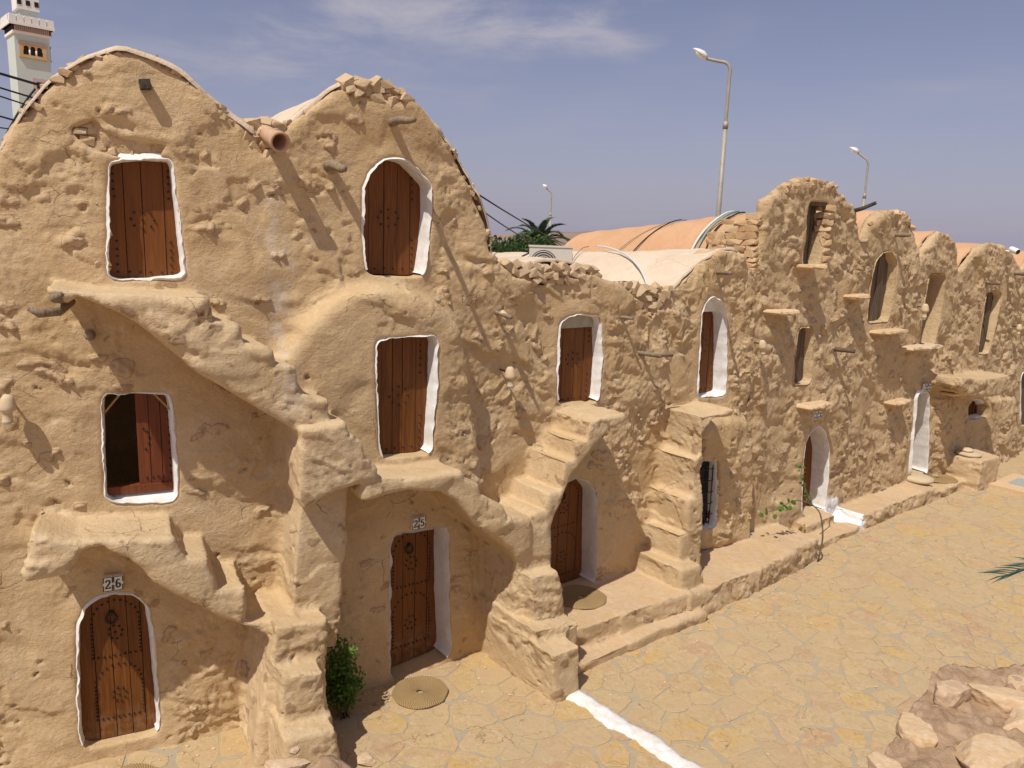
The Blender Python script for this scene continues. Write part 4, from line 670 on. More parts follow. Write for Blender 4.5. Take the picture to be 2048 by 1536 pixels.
def big_studs(lo, hi):
    w_, h_ = hi[0] - lo[0], hi[1] - lo[1]; L = lambda u, t: (lo[0] + w_ * u, lo[1] + h_ * t); r = []
    for b, t in ((0.56, 0.925), (0.14, 0.50)):
        xs = (0.21, 0.80); spring = b + (t - b) * 0.62
        for k in range(13):
            a = math.pi * k / 12; r.append(L(0.505 - 0.295 * math.cos(a), spring + (t - spring) * math.sin(a)))
        for k in range(9):
            z = b + (spring - b) * k / 9; r += [L(xs[0], z), L(xs[1], z)]
        for k in range(1, 9): r.append(L(xs[0] + (xs[1] - xs[0]) * k / 9, b))
        c = (0.5, b + (t - b) * 0.42)
        for k in range(8): a = 2 * math.pi * k / 8 + 0.2; r.append(L(c[0] + 0.085 * math.cos(a), c[1] + 0.045 * math.sin(a)))
        r.append(L(*c))
    return r
def up_studs(lo, hi):
    w_, h_ = hi[0] - lo[0], hi[1] - lo[1]; L = lambda u, t: (lo[0] + w_ * u, lo[1] + h_ * t); r = []
    for u in (0.13, 0.84):
        for t in (0.06, 0.125, 0.19, 0.25, 0.32, 0.68, 0.74, 0.80, 0.86, 0.91): r.append(L(u, t))
    for u in (0.28, 0.42, 0.56, 0.70): r += [L(u, 0.06)]
    for k in range(8): a = 2 * math.pi * k / 8; r.append(L(0.48 + 0.15 * math.cos(a), 0.5 + 0.075 * math.sin(a)))
    r.append(L(0.48, 0.5)); return r
kn = lambda lo, hi: (lo[0] + (hi[0] - lo[0]) * 0.46, lo[1] + (hi[1] - lo[1]) * 0.83)
O = OPS
for nm, lp, bt in (('A_up', .014, True), ('B_up', .006, False), ('A_mid', .014, True), ('B_mid', .004, False), ('C_up', .006, False), ('D_up', .010, True), ('D_low', .008, True), ('H_low', .03, True),
                   ('A_low', .010, False), ('B_low', .004, False), ('C_low', .004, False), ('E_low', .014, False), ('G_low', .02, False), ('I_low', .02, False)):
    reveal(O[nm], WHITE, lip=lp, bottom=bt, taper=.012 if nm in ('A_up', 'B_up', 'B_mid') else .03)
for nm in ('E_mid', 'F_up', 'G_up', 'H_up'): reveal(O[nm], PL_E, lip=-0.01, taper=0.06)
door(O['A_up'], WOOD, 4, up_studs); door(O['B_up'], WOOD, 5, up_studs)
door(O['A_low'], WOOD, 5, big_studs, kn); door(O['B_low'], WOOD, 5, big_studs, kn); door(O['C_low'], WOOD, 5, big_studs, kn)
door(O['B_mid'], WOOD, 5, up_studs)
zt = O['C_up']['zt']; door(O['C_up'], WOOD, 4, up_studs, topcut=4.58); door(O['D_up'], WOOD, 4, up_studs, topcut=4.72)
door(O['E_low'], WOOD, 4); door(O['G_low'], WOOD_O, 4); door(O['I_low'], WOOD_O, 4)
door(O['E_mid'], WOOD_O, 4, bow=0.05); door(O['F_up'], WOOD_O, 4, bow=0.05); door(O['H_up'], WOOD_O, 3, bow=0.06, span=(0, 0.8)); door(O['G_up'], WOOD_O, 4, bow=0.04)
# lintel over the upper door of the low house
def wallbox(mb, s0, s1, n0, n1, z0, z1):
    v = W([(s0, n0, z0), (s1, n0, z0), (s1, n1, z0), (s0, n1, z0), (s0, n0, z1), (s1, n0, z1), (s1, n1, z1), (s0, n1, z1)])
    return mb.add(v, [(3,2,1,0),(4,5,6,7),(0,1,5,4),(1,2,6,5),(2,3,7,6),(3,0,4,7)])
o = O['C_up']; lo = np.array(o['o']).min(0); hi = np.array(o['o']).max(0)
wallbox(MB(), lo[0], hi[0], o['n'] - o['d'] - 0.05, o['n'] - o['d'] + 0.07, 4.582, hi[1] + 0.02).build('lintel', GREY_PL, roots['C'])
o = O['D_up']; lo = np.array(o['o']).min(0); hi = np.array(o['o']).max(0)
wallbox(MB(), lo[0], hi[0], o['n'] - o['d'] - 0.05, o['n'] - o['d'] + 0.09, 4.722, hi[1] + 0.02).build('tympanum', WHITE, roots['D'])
# half-open shutter window of house 26: one leaf closed on the right, a dark room on the left
o = O['A_mid']; lo = np.array(o['o']).min(0); hi = np.array(o['o']).max(0)
zb = lo[1] + 0.16
def mid_studs(lo, hi):
    w_, h_ = hi[0] - lo[0], hi[1] - lo[1]; r = [(lo[0] + w_ * 0.93, lo[1] + h_ * (0.24 + 0.07 * k)) for k in range(10)]
    r += [(lo[0] + w_ * (0.58 + 0.08 * k), lo[1] + h_ * 0.22) for k in range(4)]
    return r + [(lo[0] + w_ * (0.55 + 0.09 * math.sin(a)), lo[1] + h_ * (0.57 + 0.10 * math.cos(a))) for a in (0.2, 0.8, 1.4, 2.0, 2.7)]
door(o, WOOD_R, 3, mid_studs, span=(0.47, 1), name='shutter', zcut=zb)
fr_ = MB(); wallbox(fr_, lo[0] + 0.0, hi[0], o['n'] - o['d'] - 0.04, o['n'] - o['d'] + 0.06, zb - 0.05, zb + 0.035); fr_.build('window_frame', WOOD_R, roots['A'])
for sgn, sx in ((1, lo[0] + 0.02), (-1, hi[0] - 0.02)):
    fo, fu, fv, fw = frame(sx, o['n'] - o['d'] + 0.11, hi[1] - 0.22)
    MB().tube([fo, fo + fu * (0.17 * sgn) + fv * 0.21], 0.011, 6).build('brace', WOOD_Y, roots['A'])
# whitewashed sloping sill below the shutter
v = W([(lo[0], -o['d'] - 0.02, lo[1] - 0.05), (hi[0], -o['d'] - 0.02, lo[1] - 0.05), (hi[0], -0.02, lo[1] - 0.05), (lo[0], -0.02, lo[1] - 0.05),
       (lo[0], -o['d'] - 0.02, zb - 0.05), (hi[0], -o['d'] - 0.02, zb - 0.05), (hi[0], -0.03, lo[1] + 0.02), (lo[0], -0.03, lo[1] + 0.02)])
MB().add(v, [(3,2,1,0),(4,5,6,7),(0,1,5,4),(1,2,6,5),(2,3,7,6),(3,0,4,7)]).build('sill', WHITE, roots['A'])
# back of that room, so that it stays dark
# grille window
def window(o, fm, bars=True):
    par = roots[o['house']]; p = np.array(o['o']); lo, hi = p.min(0), p.max(0); n_ = o['n'] - o['d']
    wroot = empty('window', frame((lo[0] + hi[0]) / 2, n_, lo[1])[0] - worldloc(par)); wroot.parent = par
    fm_ = MB(); t = 0.06
    wallbox(fm_, lo[0], lo[0] + t, n_ - .02, n_ + .05, lo[1], hi[1]); wallbox(fm_, hi[0] - t, hi[0], n_ - .02, n_ + .05, lo[1], hi[1])
    wallbox(fm_, lo[0] + t, hi[0] - t, n_ - .02, n_ + .05, lo[1], lo[1] + t); wallbox(fm_, lo[0] + t, hi[0] - t, n_ - .02, n_ + .05, hi[1] - t, hi[1])
    fm_.build('frame', fm, wroot)
    wallbox(MB(), lo[0] + t, hi[0] - t, n_ - .012, n_ + .0, lo[1] + t, hi[1] - t).build('pane', DARKGLASS, wroot)
    if bars:
        mb = MB()
        for k in range(1, 5):
            s_ = lo[0] + (hi[0] - lo[0]) * k / 5; mb.tube([w1(s_, n_ + .09, lo[1]), w1(s_, n_ + .09, hi[1])], 0.009, 5)
        for k in range(1, 6):
            z_ = lo[1] + (hi[1] - lo[1]) * k / 6; mb.tube([w1(lo[0], n_ + .09, z_), w1(hi[0], n_ + .09, z_)], 0.009, 5)
        g_ = mb.build('grille', IRON, wroot); 
window(O['D_low'], WOOD)
o = O['H_low']; p = np.array(o['o']); lo, hi = p.min(0), p.max(0); n_ = o['n'] - o['d']
lat = empty('lattice', frame((lo[0] + hi[0]) / 2, n_, lo[1])[0] - worldloc(roots['H'])); lat.parent = roots['H']
wallbox(MB(), lo[0], hi[0], n_ - .05, n_ - .02, lo[1], hi[1]).build('board', WOOD_R, lat)
for k in range(1, 7):
    s_ = lo[0] + (hi[0] - lo[0]) * k / 7; MB().tube([w1(s_, n_ + .01, lo[1]), w1(s_, n_ + .01, hi[1])], 0.022, 5).build('slat', WOOD_R, lat)
# upper opening of the tall house: old leaf standing open on the left, stone reveal on the right
o = O['E_top']; p = np.array(o['o']); lo, hi = p.min(0), p.max(0)
wallbox(MB(), lo[0] + .10, lo[0] + .22, -0.26, -0.10, lo[1], hi[1]).build('door_post', WOOD_O, roots['E'])
wallbox(MB(), lo[0] + .10, hi[0] + .05, -0.28, -0.03, hi[1] - .07, hi[1] + .03).build('lintel', WOOD_O, roots['E'])
door(o, WOOD_O, 4, bow=0.03)

# ------------------------------------------------------------------ vaulted roofs and the bodies behind the fronts
def roof(h, prof, L, drop, m, n0=-0.08, seed=0, base=0.0):
    p = resample(prof, 72, closed=False, r_=0.22); ns = np.concatenate([[n0 + 0.0], np.arange(n0 - 0.12, -L, -0.22), [-L]])
    V = []; K = len(p)
    for n_ in ns:
        q = p.copy(); q[:, 1] = base + (q[:, 1] - base) * 1.0 - drop * (-n_ / L) * np.clip((q[:, 1] - 3) / 3, 0, 1)
        V.append(np.stack([q[:, 0], np.full(K, n_), q[:, 1]], 1))
    inner = V[0].copy(); c = inner.mean(0); inner[:, 2] -= 0.045; inner[:, 0] = c[0] + (inner[:, 0] - c[0]) * 0.99
    V = np.concatenate([inner] + V); cc = len(ns) + 1
    nz = fbm(V * 0.9, 3, 40 + seed) * 0.05 + vnoise(V * 3.1, 50 + seed) * 0.018 + vnoise(V * 8, 51) * 0.006
    V[:, 2] += nz; V[:, 0] += np.roll(nz, 5) * 0.6; V[:K * 2, 1] += vnoise(V[:K * 2] * 6, 7) * 0.04
    i = np.arange(cc * K).reshape(cc, K); f = np.stack([i[:-1, :-1], i[:-1, 1:], i[1:, 1:], i[1:, :-1]], -1).reshape(-1, 4)
    mesh_np('vault_roof', W(V), f, m, roots[h], True)
    # body: side walls and back wall down to the ground
    b = MB(); s0, s1 = p[0, 0], p[-1, 0]
    back = [(x[0], -L + 0.01, x[1] - drop * np.clip((x[1] - 3) / 3, 0, 1) - 0.01) for x in p] + [(s1, -L + 0.01, -0.1), (s0, -L + 0.01, -0.1)]
    b.add(W(back), [tuple(range(len(back)))])
    for s_, z_ in ((s0, p[0, 1]), (s1, p[-1, 1])):
        b.add(W([(s_, -0.5, -0.1), (s_, -L, -0.1), (s_, -L, z_), (s_, -0.5, z_)]), [(0, 1, 2, 3)])
    b.build('side_and_back_wall', PL_A, roots[h])
def silp(key, s0, s1, up=0.04, grow=0.0):
    p = [x for x in D[key] if s0 <= x[0] <= s1]; c = (s0 + s1) / 2
    return [(x[0] + grow * (1 if x[0] > c else -1), x[1] + up) for x in p]
ROOFP = {}
roof('A', [(-6.6, 4.0)] + silp('sil1', -6.4, -1.73, 0.03, 0.02) + [(-1.46, 6.80)], 6.0, 0.2, ROOF_C, n0=-0.01, seed=1)
roof('B', [(-1.48, 6.80), (-1.30, 6.90)] + silp('sil1', -1.2, 1.5, 0.03, 0.012) + [(1.54, 5.2)], 5.5, 0.2, ROOF_C, n0=-0.03, seed=2)
ROOFP['C'] = [(1.5, 5.0), (1.7, 5.32), (2.1, 5.50), (2.6, 5.58), (3.1, 5.54), (3.5, 5.36), (3.85, 5.1), (4.2, 4.9)]
roof('C', ROOFP['C'], 5.5, 0.0, ROOF_C, n0=-0.22, seed=3)
ROOFP['D'] = [(4.2, 4.92), (4.6, 5.00), (5.0, 5.14), (5.4, 5.40), (5.8, 5.66), (6.2, 5.83), (6.55, 5.86), (6.85, 5.74), (7.05, 5.56), (7.2, 5.3)]
roof('D', [(a, b - .035) for a, b in ROOFP['D']], 9.5, 0.42, ROOF_C, n0=-0.05, seed=4)
roof('E', [(7.42, 4.8)] + [(8.95 - 1.52 * math.cos(t), 4.95 + 1.70 * math.sin(t) ** 0.85) for t in np.linspace(0.15, math.pi - 0.15, 13)] + [(10.75, 4.8)], 5.9, 0.55, ROOF_O, n0=-0.9, seed=5)
roof('F', [(10.7, 5.0)] + silp('sil2', 10.85, 13.5, 0.0) + [(13.55, 5.2)], 2.8, 0.04, ROOF_O, n0=-0.2, seed=6)
roof('G', [(13.45, 5.2)] + silp('sil2', 13.55, 15.7, 0.0) + [(15.8, 5.1)], 3.0, 0.04, ROOF_O, n0=-0.2, seed=7)
roof('H', [(15.75, 5.1)] + silp('sil2', 15.9, 19.9, 0.0) + [(20.0, 5.1)], 3.4, 0.04, ROOF_O, n0=-0.2, seed=8)
roof('I', [(20.0, 5.3)] + silp('sil2', 20.3, 23.3, 0.0), 5.5, 0.1, ROOF_O, n0=-0.2, seed=9)

# ------------------------------------------------------------------ loose stones in the bare masonry
def rock_mesh(seed, n=13, flat=(1, 0.8, 0.62)):
    """broken block: jittered box corners with some corners knocked off"""
    r = random.Random(seed); bm = bmesh.new()
    for x in (-1, 1):
        for y in (-1, 1):
            for z in (-1, 1):
                c = Vector((x * r.uniform(.28, .50), y * r.uniform(.28, .50), z * r.uniform(.30, .50)))
                if r.random() < .35:
                    for k in range(3):
                        d = c.copy(); d[k] *= r.uniform(.35, .7); bm.verts.new((d.x * flat[0], d.y * flat[1], d.z * flat[2]))
                else: bm.verts.new((c.x * flat[0], c.y * flat[1], c.z * flat[2]))
    res = bmesh.ops.convex_hull(bm, input=bm.verts)
    bmesh.ops.delete(bm, geom=list({g for g in res['geom_interior'] if isinstance(g, bmesh.types.BMVert)}), context='VERTS')
    me = bpy.data.meshes.new('stone'); bm.to_mesh(me); bm.free(); return me
ROCKS = [rock_mesh(100 + k, 11, (1, 0.8, 0.62)) for k in range(12)]; ROCKS_O = [rock_mesh(200 + k, 12, (1, 0.8, 0.48)) for k in range(10)]; ROCKS_F = [rock_mesh(300 + k, 18, (1, 0.85, 0.22)) for k in range(8)]
for ms, mm in ((ROCKS, STONE), (ROCKS_O, STONE_O), (ROCKS_F, SLAB)):
    for me in ms: me.materials.append(mm)
def put(me, name, loc, size, parent, rot, anis=(1, 1, 1)):
    o = bpy.data.objects.new(name, me); link(o, parent)
    o.location = Vector(loc) - (worldloc(parent) if parent else Vector((0, 0, 0))); o.rotation_euler = rot; o.scale = (size * anis[0], size * anis[1], size * anis[2]); return o
def in_poly(p, x, y):
    return poly_sd(p, np.array([x]), np.array([y]))[0] < 0
def scatter(poly, cnt, a, b, fn):
    p = np.array(poly); lo, hi = p.min(0), p.max(0); placed = []; tries = 0
    sizes = sorted([a + (b - a) * rng.random() ** 1.5 for _ in range(cnt)], reverse=True)
    for sz in sizes:
        for _ in range(60):
            x, y = lo[0] + (hi[0] - lo[0]) * rng.random(), lo[1] + (hi[1] - lo[1]) * rng.random()
            if not in_poly(p, x, y): continue
            if any(((x - q[0]) / 1.0) ** 2 + ((y - q[1]) / 0.75) ** 2 < (0.37 * (sz + q[2])) ** 2 for q in placed): continue
            placed.append((x, y, sz)); fn(x, y, sz); break
for q in D['rub']:
    h = q['house']; par = roots[h]
    def pl(s_, z_, sz, q=q, par=par, h=h):
        th = float(np.interp(s_, LS, LTH))
        jamb = q.get('flat'); am = .28 if jamb else .6
        put(rng.choice(ROCKS_O if h in 'EFGH' else ROCKS), 'stone', w1(s_, q['n'] - 0.04 + 0.05 * rng.random(), z_), sz * 1.35, par,
            (rng.uniform(-am, am), rng.uniform(-am, am), th + rng.uniform(-.5, .5)), (1, 1, 0.75 if jamb else 0.95))
    scatter(q['p'], q['c'], q['a'], q['b'], pl)
# bare stone flank of the tall house, seen from the left
z_ = 4.95; row = 0
while z_ < 6.5:
    hgt = rng.uniform(.085, .14); n_ = -0.02 - rng.random() * .1; th = float(np.interp(7.42, LS, LTH)) + math.pi / 2
    while n_ > -1.05:
        L = rng.uniform(.13, .30)
        if z_ + hgt < 6.48 - 0.50 * (-n_ - L / 2 - .1) + rng.uniform(-.05, .05):
            put(rng.choice(ROCKS_O), 'stone', w1(7.375 - 0.035 * rng.random(), n_ - L / 2, z_ + hgt / 2), 1.0, roots['E'],
                (rng.uniform(-.1, .1), rng.uniform(-.12, .12), th + rng.uniform(-.15, .15)), (L * 1.28, .22, hgt * 2.5))
        n_ -= L
    z_ += hgt
# stone reveal on the right of the upper opening
o = O['E_top']; hi = np.array(o['o']).max(0); lo = np.array(o['o']).min(0)
for k in range(9):
    for j in range(2):
        put(rng.choice(ROCKS_O), 'stone', w1(hi[0] + 0.03 - 0.03 * rng.random() , -0.05 - 0.15 * j, lo[1] + 0.07 + k * 0.135), 0.26, roots['E'], (rng.uniform(-.2, .2), rng.uniform(-.2, .2), rng.uniform(0, 3)))
# ------------------------------------------------------------------ fittings fixed to the fronts
def rod(s, z, h, L, r0, r1, ds=0.0, dz=0.0, m=WOOD_B, name='peg', n0=-0.12, bend=0.0, seg=6):
    a = []
    for k in range(seg):
        t = k / (seg - 1); a.append(w1(s + ds * t + bend * math.sin(t * 3) * 0.05, n0 + (L - n0) * t, z + dz * t + bend * 0.05 * math.sin(t * 5)))
    return MB().tube(a, list(np.linspace(r0, r1, seg) * np.array([1 + 0.12 * rng.uniform(-1, 1) for _ in range(seg)])), 8).build(name, m, roots[h], True)
P_ = D['peg']
DARKW = simple('charred_beam', (0.035, 0.028, 0.022), (0.09, 0.07, 0.055), 14, 0.85, 0.5, 0.01)
fo, fu, fv, fw = frame(P_['A1'][0], .03, P_['A1'][1]); MB().box(fo, (.10, .20, .085), ax=Matrix(((fu + fv * .15).normalized(), -fw, (fv - fu * .15).normalized())).transposed()).build('beam_stub', DARKW, roots['A'])
mb = MB(); q = P_['A2']; mb.tube([w1(q[0] + 0.10, 0.25, q[1] + 0.05), w1(q[0] + 0.02, 0.5, q[1] - 0.02), w1(q[0] - 0.12, 0.62, q[1] - 0.03), w1(q[0] - 0.20, 0.62, q[1] + 0.02)], [0.045, 0.047, 0.042, 0.03], 9)
mb.tube([w1(q[0] + 0.10, 0.6, q[1] + 0.10), w1(q[0] + 0.02, 0.76, q[1] + 0.12), w1(q[0] + 0.08, 0.82, q[1] + 0.16)], [0.04, 0.045, 0.025], 8).build('branch', WOOD_B, roots['A'], True)
rod(P_['A3'][0], P_['A3'][1], 'A', 0.13, 0.055, 0.05)
rod(P_['B1'][0] - .03, P_['B1'][1] - 0.02, 'B', 0.75, 0.055, 0.03, ds=-0.12, dz=-0.02, m=WOOD_B, bend=0.5)
rod(P_['B2'][0], P_['B2'][1], 'B', 0.34, 0.060, 0.045, ds=0.10, dz=0.03, bend=0.8)
rod(P_['C1'][0] - .05, P_['C1'][1] + .06, 'B', 0.34, 0.03, 0.026, ds=0.02, dz=-0.06, m=WOOD_B)
MB().tube([w1(P_['C1'][0] - .03, .12, P_['C1'][1] + .06), w1(P_['C1'][0] + .0, .2, P_['C1'][1] - .02), w1(P_['C1'][0] + .05, .24, P_['C1'][1] - .10)], [.035, .05, .03], 8).build('rope_binding', CLAY, roots['B'], True)
rod(P_['C2'][0], P_['C2'][1], 'C', 0.26, 0.030, 0.024, ds=0.03)
q = P_['C3']; MB().tube([w1(q[0] - .12, -0.05, q[1] + .02), w1(q[0], .22, q[1]), w1(q[0] + .06, .34, q[1] - .01)], [.036, .034, .03], 7).tube([w1(q[0] - .12, 0.30, q[1] + .02), w1(q[0] + .36, .31, q[1] - .02)], [.032, .026], 7).build('peg', WOOD_B, roots['C'], True)
rod(P_['D1'][0], P_['D1'][1], 'D', 0.52, 0.04, 0.028, ds=-0.4, dz=0.02)
rod(P_['E3'][0] - .1, P_['E3'][1], 'E', 0.42, 0.05, 0.04, ds=0.12, m=WOOD_O)
rod(P_['F1'][0], P_['F1'][1], 'F', 0.32, 0.05, 0.04)
rod(P_['H2'][0], P_['H2'][1], 'H', 0.34, 0.03, 0.026, ds=0.05, m=WOOD_O); rod(P_['H1'][0], P_['H1'][1], 'H', 0.7, 0.04, 0.03, ds=0.3, m=WOOD_O)
# dark gutter spout on the tall house
q = P_['E1']; v = []
a_, b_ = Vector(w1(q[0], -0.1, q[1] - 0.04)), Vector(w1(q[0] + 0.12, 0.36, q[1] + 0.14))
MB().tube([a_, a_.lerp(b_, .5) + Vector((0, 0, -.02)), b_], [0.045, 0.04, 0.035], 7).build('gutter_spout', DARKW, roots['E'], True)
# clay drain pipe
q = D['pipe']; a_ = Vector(w1(q[0] - .02, -0.25, q[1] + 0.12)); b_ = Vector(w1(q[0] + 0.06, 0.34, q[1] - 0.07)); d_ = (b_ - a_).normalized()
ax = d_.to_track_quat('Z', 'Y').to_matrix(); L = (b_ - a_).length
pr_ = MB().lathe([(0.082, 0), (0.085, L * .5), (0.09, L * .86), (0.104, L * .9), (0.108, L), (0.085, L + .004), (0.078, L * .9), (0.074, L * .3), (0.001, L * .28)], a_, ax, 24)
pr_.build('drain_pipe', TERRA, roots['B'], True)
# number tiles
def seg_poly(ch):
    """strokes of a digit on a 1 x 1.6 cell, as polylines with half-widths"""
    cs = lambda cx, cy, rx, ry, a0, a1, n=14: [(cx + rx * math.cos(R(a0 + (a1 - a0) * k / n)), cy + ry * math.sin(R(a0 + (a1 - a0) * k / n))) for k in range(n + 1)]
    return {'2': [cs(.5, 1.15, .32, .33, 170, -35) + [(.22, .22), (.16, .1)], [(.16, .11), (.84, .11), (.86, .3)]],
            '6': [cs(.5, .48, .31, .37, 0, 360), [(.72, 1.40)] + cs(.55, .9, .36, .55, 80, 190)],
            '5': [[(.8, 1.45), (.26, 1.45), (.22, .88)] + cs(.48, .52, .32, .42, 125, -150)],
            '3': [cs(.48, 1.14, .29, .32, 165, -80), cs(.48, .47, .33, .38, 85, -165)]}[ch]
for t in D['tile']:
    par = roots[t['h']]; c = np.array(t['c']); lo, hi = c.min(0), c.max(0); cs_, cz = (lo + hi) / 2
    tr = empty('number_plate', w1(cs_, t['n'], cz) - worldloc(par)); tr.parent = par
    fo, fu, fv, fw = frame(cs_, t['n'] + 0.045, cz); Wd = max((hi[0] - lo[0]), 0.19) / 2; Ht = max(hi[1] - lo[1], 0.17)
    fv = (fv + fu * 0.04).normalized()
    for k, ch in enumerate(t['t']):
        cx_ = (k - .5) * (Wd + 0.004)
        MB().prism([(cx_ - Wd / 2, -Ht / 2), (cx_ + Wd / 2, -Ht / 2), (cx_ + Wd / 2, Ht / 2), (cx_ - Wd / 2, Ht / 2)], (fo, fu, fv, fw), -0.06, 0.0).build('tile', TILE_W, tr)
        mb = MB(); e = 0.10 * Wd
        # dotted border
        for sx in (-1, 1):
            mb.prism([(cx_ + sx * Wd * .44 - e * .5, -Ht * .47), (cx_ + sx * Wd * .44 + e * .5, -Ht * .47), (cx_ + sx * Wd * .44 + e * .5, -Ht * .08), (cx_ + sx * Wd * .44 - e * .5, -Ht * .08)], (fo, fu, fv, fw), 0.0005, 0.003)
            mb.prism([(cx_ + sx * Wd * .44 - e * .5, Ht * .08), (cx_ + sx * Wd * .44 + e * .5, Ht * .08), (cx_ + sx * Wd * .44 + e * .5, Ht * .47), (cx_ + sx * Wd * .44 - e * .5, Ht * .47)], (fo, fu, fv, fw), 0.0005, 0.003)
            mb.prism([(cx_ - Wd * .36, sx * Ht * .455 - e * .35), (cx_ + Wd * .36, sx * Ht * .455 - e * .35), (cx_ + Wd * .36, sx * Ht * .455 + e * .35), (cx_ - Wd * .36, sx * Ht * .455 + e * .35)], (fo, fu, fv, fw), 0.0005, 0.003)
        mb.build('border', TILE_K, tr)
        mb = MB(); sw, sh = Wd * 0.62, Ht * 0.62 / 1.6
        for line in seg_poly(ch):
            pp = [(cx_ + (x - .5) * sw, (y - .8) * sh) for x, y in line]
            for i in range(len(pp) - 1):
                (x0, y0), (x1, y1) = pp[i], pp[i + 1]; L = math.hypot(x1 - x0, y1 - y0) + 1e-9; dx, dy = (x1 - x0) / L, (y1 - y0) / L
                hw = sw * (0.075 + 0.075 * abs(dy)); x0 -= dx * hw * .3; y0 -= dy * hw * .3; x1 += dx * hw * .3; y1 += dy * hw * .3
                mb.prism([(x0 - dy * hw, y0 + dx * hw), (x0 + dy * hw, y0 - dx * hw), (x1 + dy * hw, y1 - dx * hw), (x1 - dy * hw, y1 + dx * hw)], (fo, fu, fv, fw), 0.0005 + i * 0.00002, 0.003 + i * 0.00002)
        mb.build('digit', TILE_K, tr)
# flat stone shelves
for h, s0, s1, z, n_ in D['shelf']:
    L = s1 - s0; K = 14; top = []; sdv = rng.random() * 50
    ol = []
    for k in range(K + 1):
        t = k / K; ol.append((s0 + L * t, n_ * (0.80 + 0.25 * rng.random()) * (0.75 + 0.25 * math.sin(math.pi * min(max(t, .12), .88)))))
    ring = [(s0 - .02, -0.15)] + ol + [(s1 + .02, -0.15)]; cs_ = (s0 + s1) / 2
    mb = MB(); m_ = len(ring); V = []
    for dz, sh in ((-0.055, .93), (-0.02, 1.0), (0.015, .97), (0.03, .86)):
        V += [(cs_ + (a - cs_) * sh, b * (sh if b > 0 else 1), z + dz + 0.012 * rng.uniform(-1, 1)) for a, b in ring]
    f = [tuple(range(m_))[::-1], tuple(range(3 * m_, 4 * m_))]
    for lv in range(3): f += [(lv * m_ + i, lv * m_ + (i + 1) % m_, (lv + 1) * m_ + (i + 1) % m_, (lv + 1) * m_ + i) for i in range(m_)]
    mb.add(W(V), f).build('stone_shelf', SLAB, roots[h])

# ------------------------------------------------------------------ hanging clay jug lamps
def jug(s, z, label, k=1.0, tilt=0.0, n_=0.18):
    fo, fu, fv, fw = frame(s, n_, z); r = empty('jug_lamp', fo); tag(r, label, 'wall lamp', 'upturned clay jug lamps on the walls')
    dn = (-fv + fu * tilt).normalized(); ax = dn.to_track_quat('Z', 'Y').to_matrix()
    top = fo + fv * 0.15 * k
    MB().lathe([(0.001, -.012), (.035 * k, -.008), (.058 * k, .03 * k), (.074 * k, .10 * k), (.076 * k, .125 * k), (.068 * k, .145 * k), (.047 * k, .158 * k), (.042 * k, .165 * k), (.045 * k, .24 * k), (.056 * k, .262 * k), (.05 * k, .264 * k), (.035 * k, .2 * k)], top, ax, 20).build('jug', CLAY, r, True)
    MB().lathe([(.02 * k, .24 * k), (.034 * k, .262 * k), (.036 * k, .285 * k), (.024 * k, .306 * k), (.001, .312 * k)], top, ax, 14).build('bulb', BULB, r, True)
    a = top + dn * .06 * k
    MB().tube([a - fw * 0.28, a - fw * 0.05], 0.012, 6).build('bracket', IRON, r)
J = D['jug']
jug(J[0][0], J[0][1], 'clay jug lamp at the left edge of the photo, beside the shutter window', 1.0, -0.06)
jug(J[1][0], J[1][1], 'clay jug lamp between the middle door and the grey-lintel door', 1.0, 0.08)
jug(J[2][0], J[2][1], 'clay jug lamp just right of the white arched niche door', 0.95, 0.25)
jug(J[3][0], J[3][1], 'clay jug lamp at the left side of the tall dark opening', 1.15, 0.05, .16)
jug(J[4][0], J[4][1], 'clay jug lamp farthest right, right of the old narrow door', 1.0, 0.05)

# ------------------------------------------------------------------ straw mats, grinding stones, slab, camera
STRAW, t_, b_s = mat('braided_straw', 0.9, 0.15); g = N(t_); po = g.obj()
sx = g.n('ShaderNodeSeparateXYZ', {0: po}); ang = g.m('ARCTAN2', sx.outputs[0], sx.outputs[1]); rad_ = g.n('ShaderNodeVectorMath', {0: po}, operation='LENGTH').outputs[1]
wv = g.m('SINE', g.m('ADD', g.m('MULTIPLY', ang, 70.0), g.m('MULTIPLY', rad_, 160.0)))
col = g.mix(g.ss(wv, -0.6, 0.8), (0.235, 0.150, 0.060), (0.43, 0.30, 0.150)); col = g.mix(g.ss(g.noise(po, 9, 4), 0.4, 0.7, 0, .5), col, (0.36, 0.25, 0.13))
g.set(b_s.inputs['Base Color'], col); g.set(b_s.inputs['Normal'], g.bump(wv, 0.5, 0.008))
def mat_disc(x, y, z, r, label, hole=True, rings=13):
    o = empty('straw_mat', (x, y, z)); tag(o, label, 'mat', 'round straw mats')
    prof = []; r0 = r * 0.12 if hole else 0.002
    prof.append((r0, 0.0))
    for k in range(rings):
        a = r0 + (r - r0) * k / rings; b = r0 + (r - r0) * (k + 1) / rings
        prof += [(a + (b - a) * .12, .014), (a + (b - a) * .5, .023), (a + (b - a) * .88, .014)]
    prof.append((r, 0.0)); mb = MB().lathe(prof, (x, y, z), None, 56)
    mb.v = [(p[0] + .006 * math.sin(9 * math.atan2(p[1] - y, p[0] - x)) * (math.hypot(p[0] - x, p[1] - y) / r), p[1], p[2] + 0.006 * math.sin(3 * p[0] * 4 + 2 * p[1] * 5)) for p in mb.v]
    mb.build('coils', STRAW, o, True)
m_ = D['mats']
mat_disc(m_[0][0], m_[0][1], 0.02, 0.36, 'round braided straw mat with a hole, lying before the door numbered 25')
mat_disc(m_[1][0] + .01, m_[1][1], 0.462, 0.40, 'round straw mat on the low terrace, half in shade beside its door')
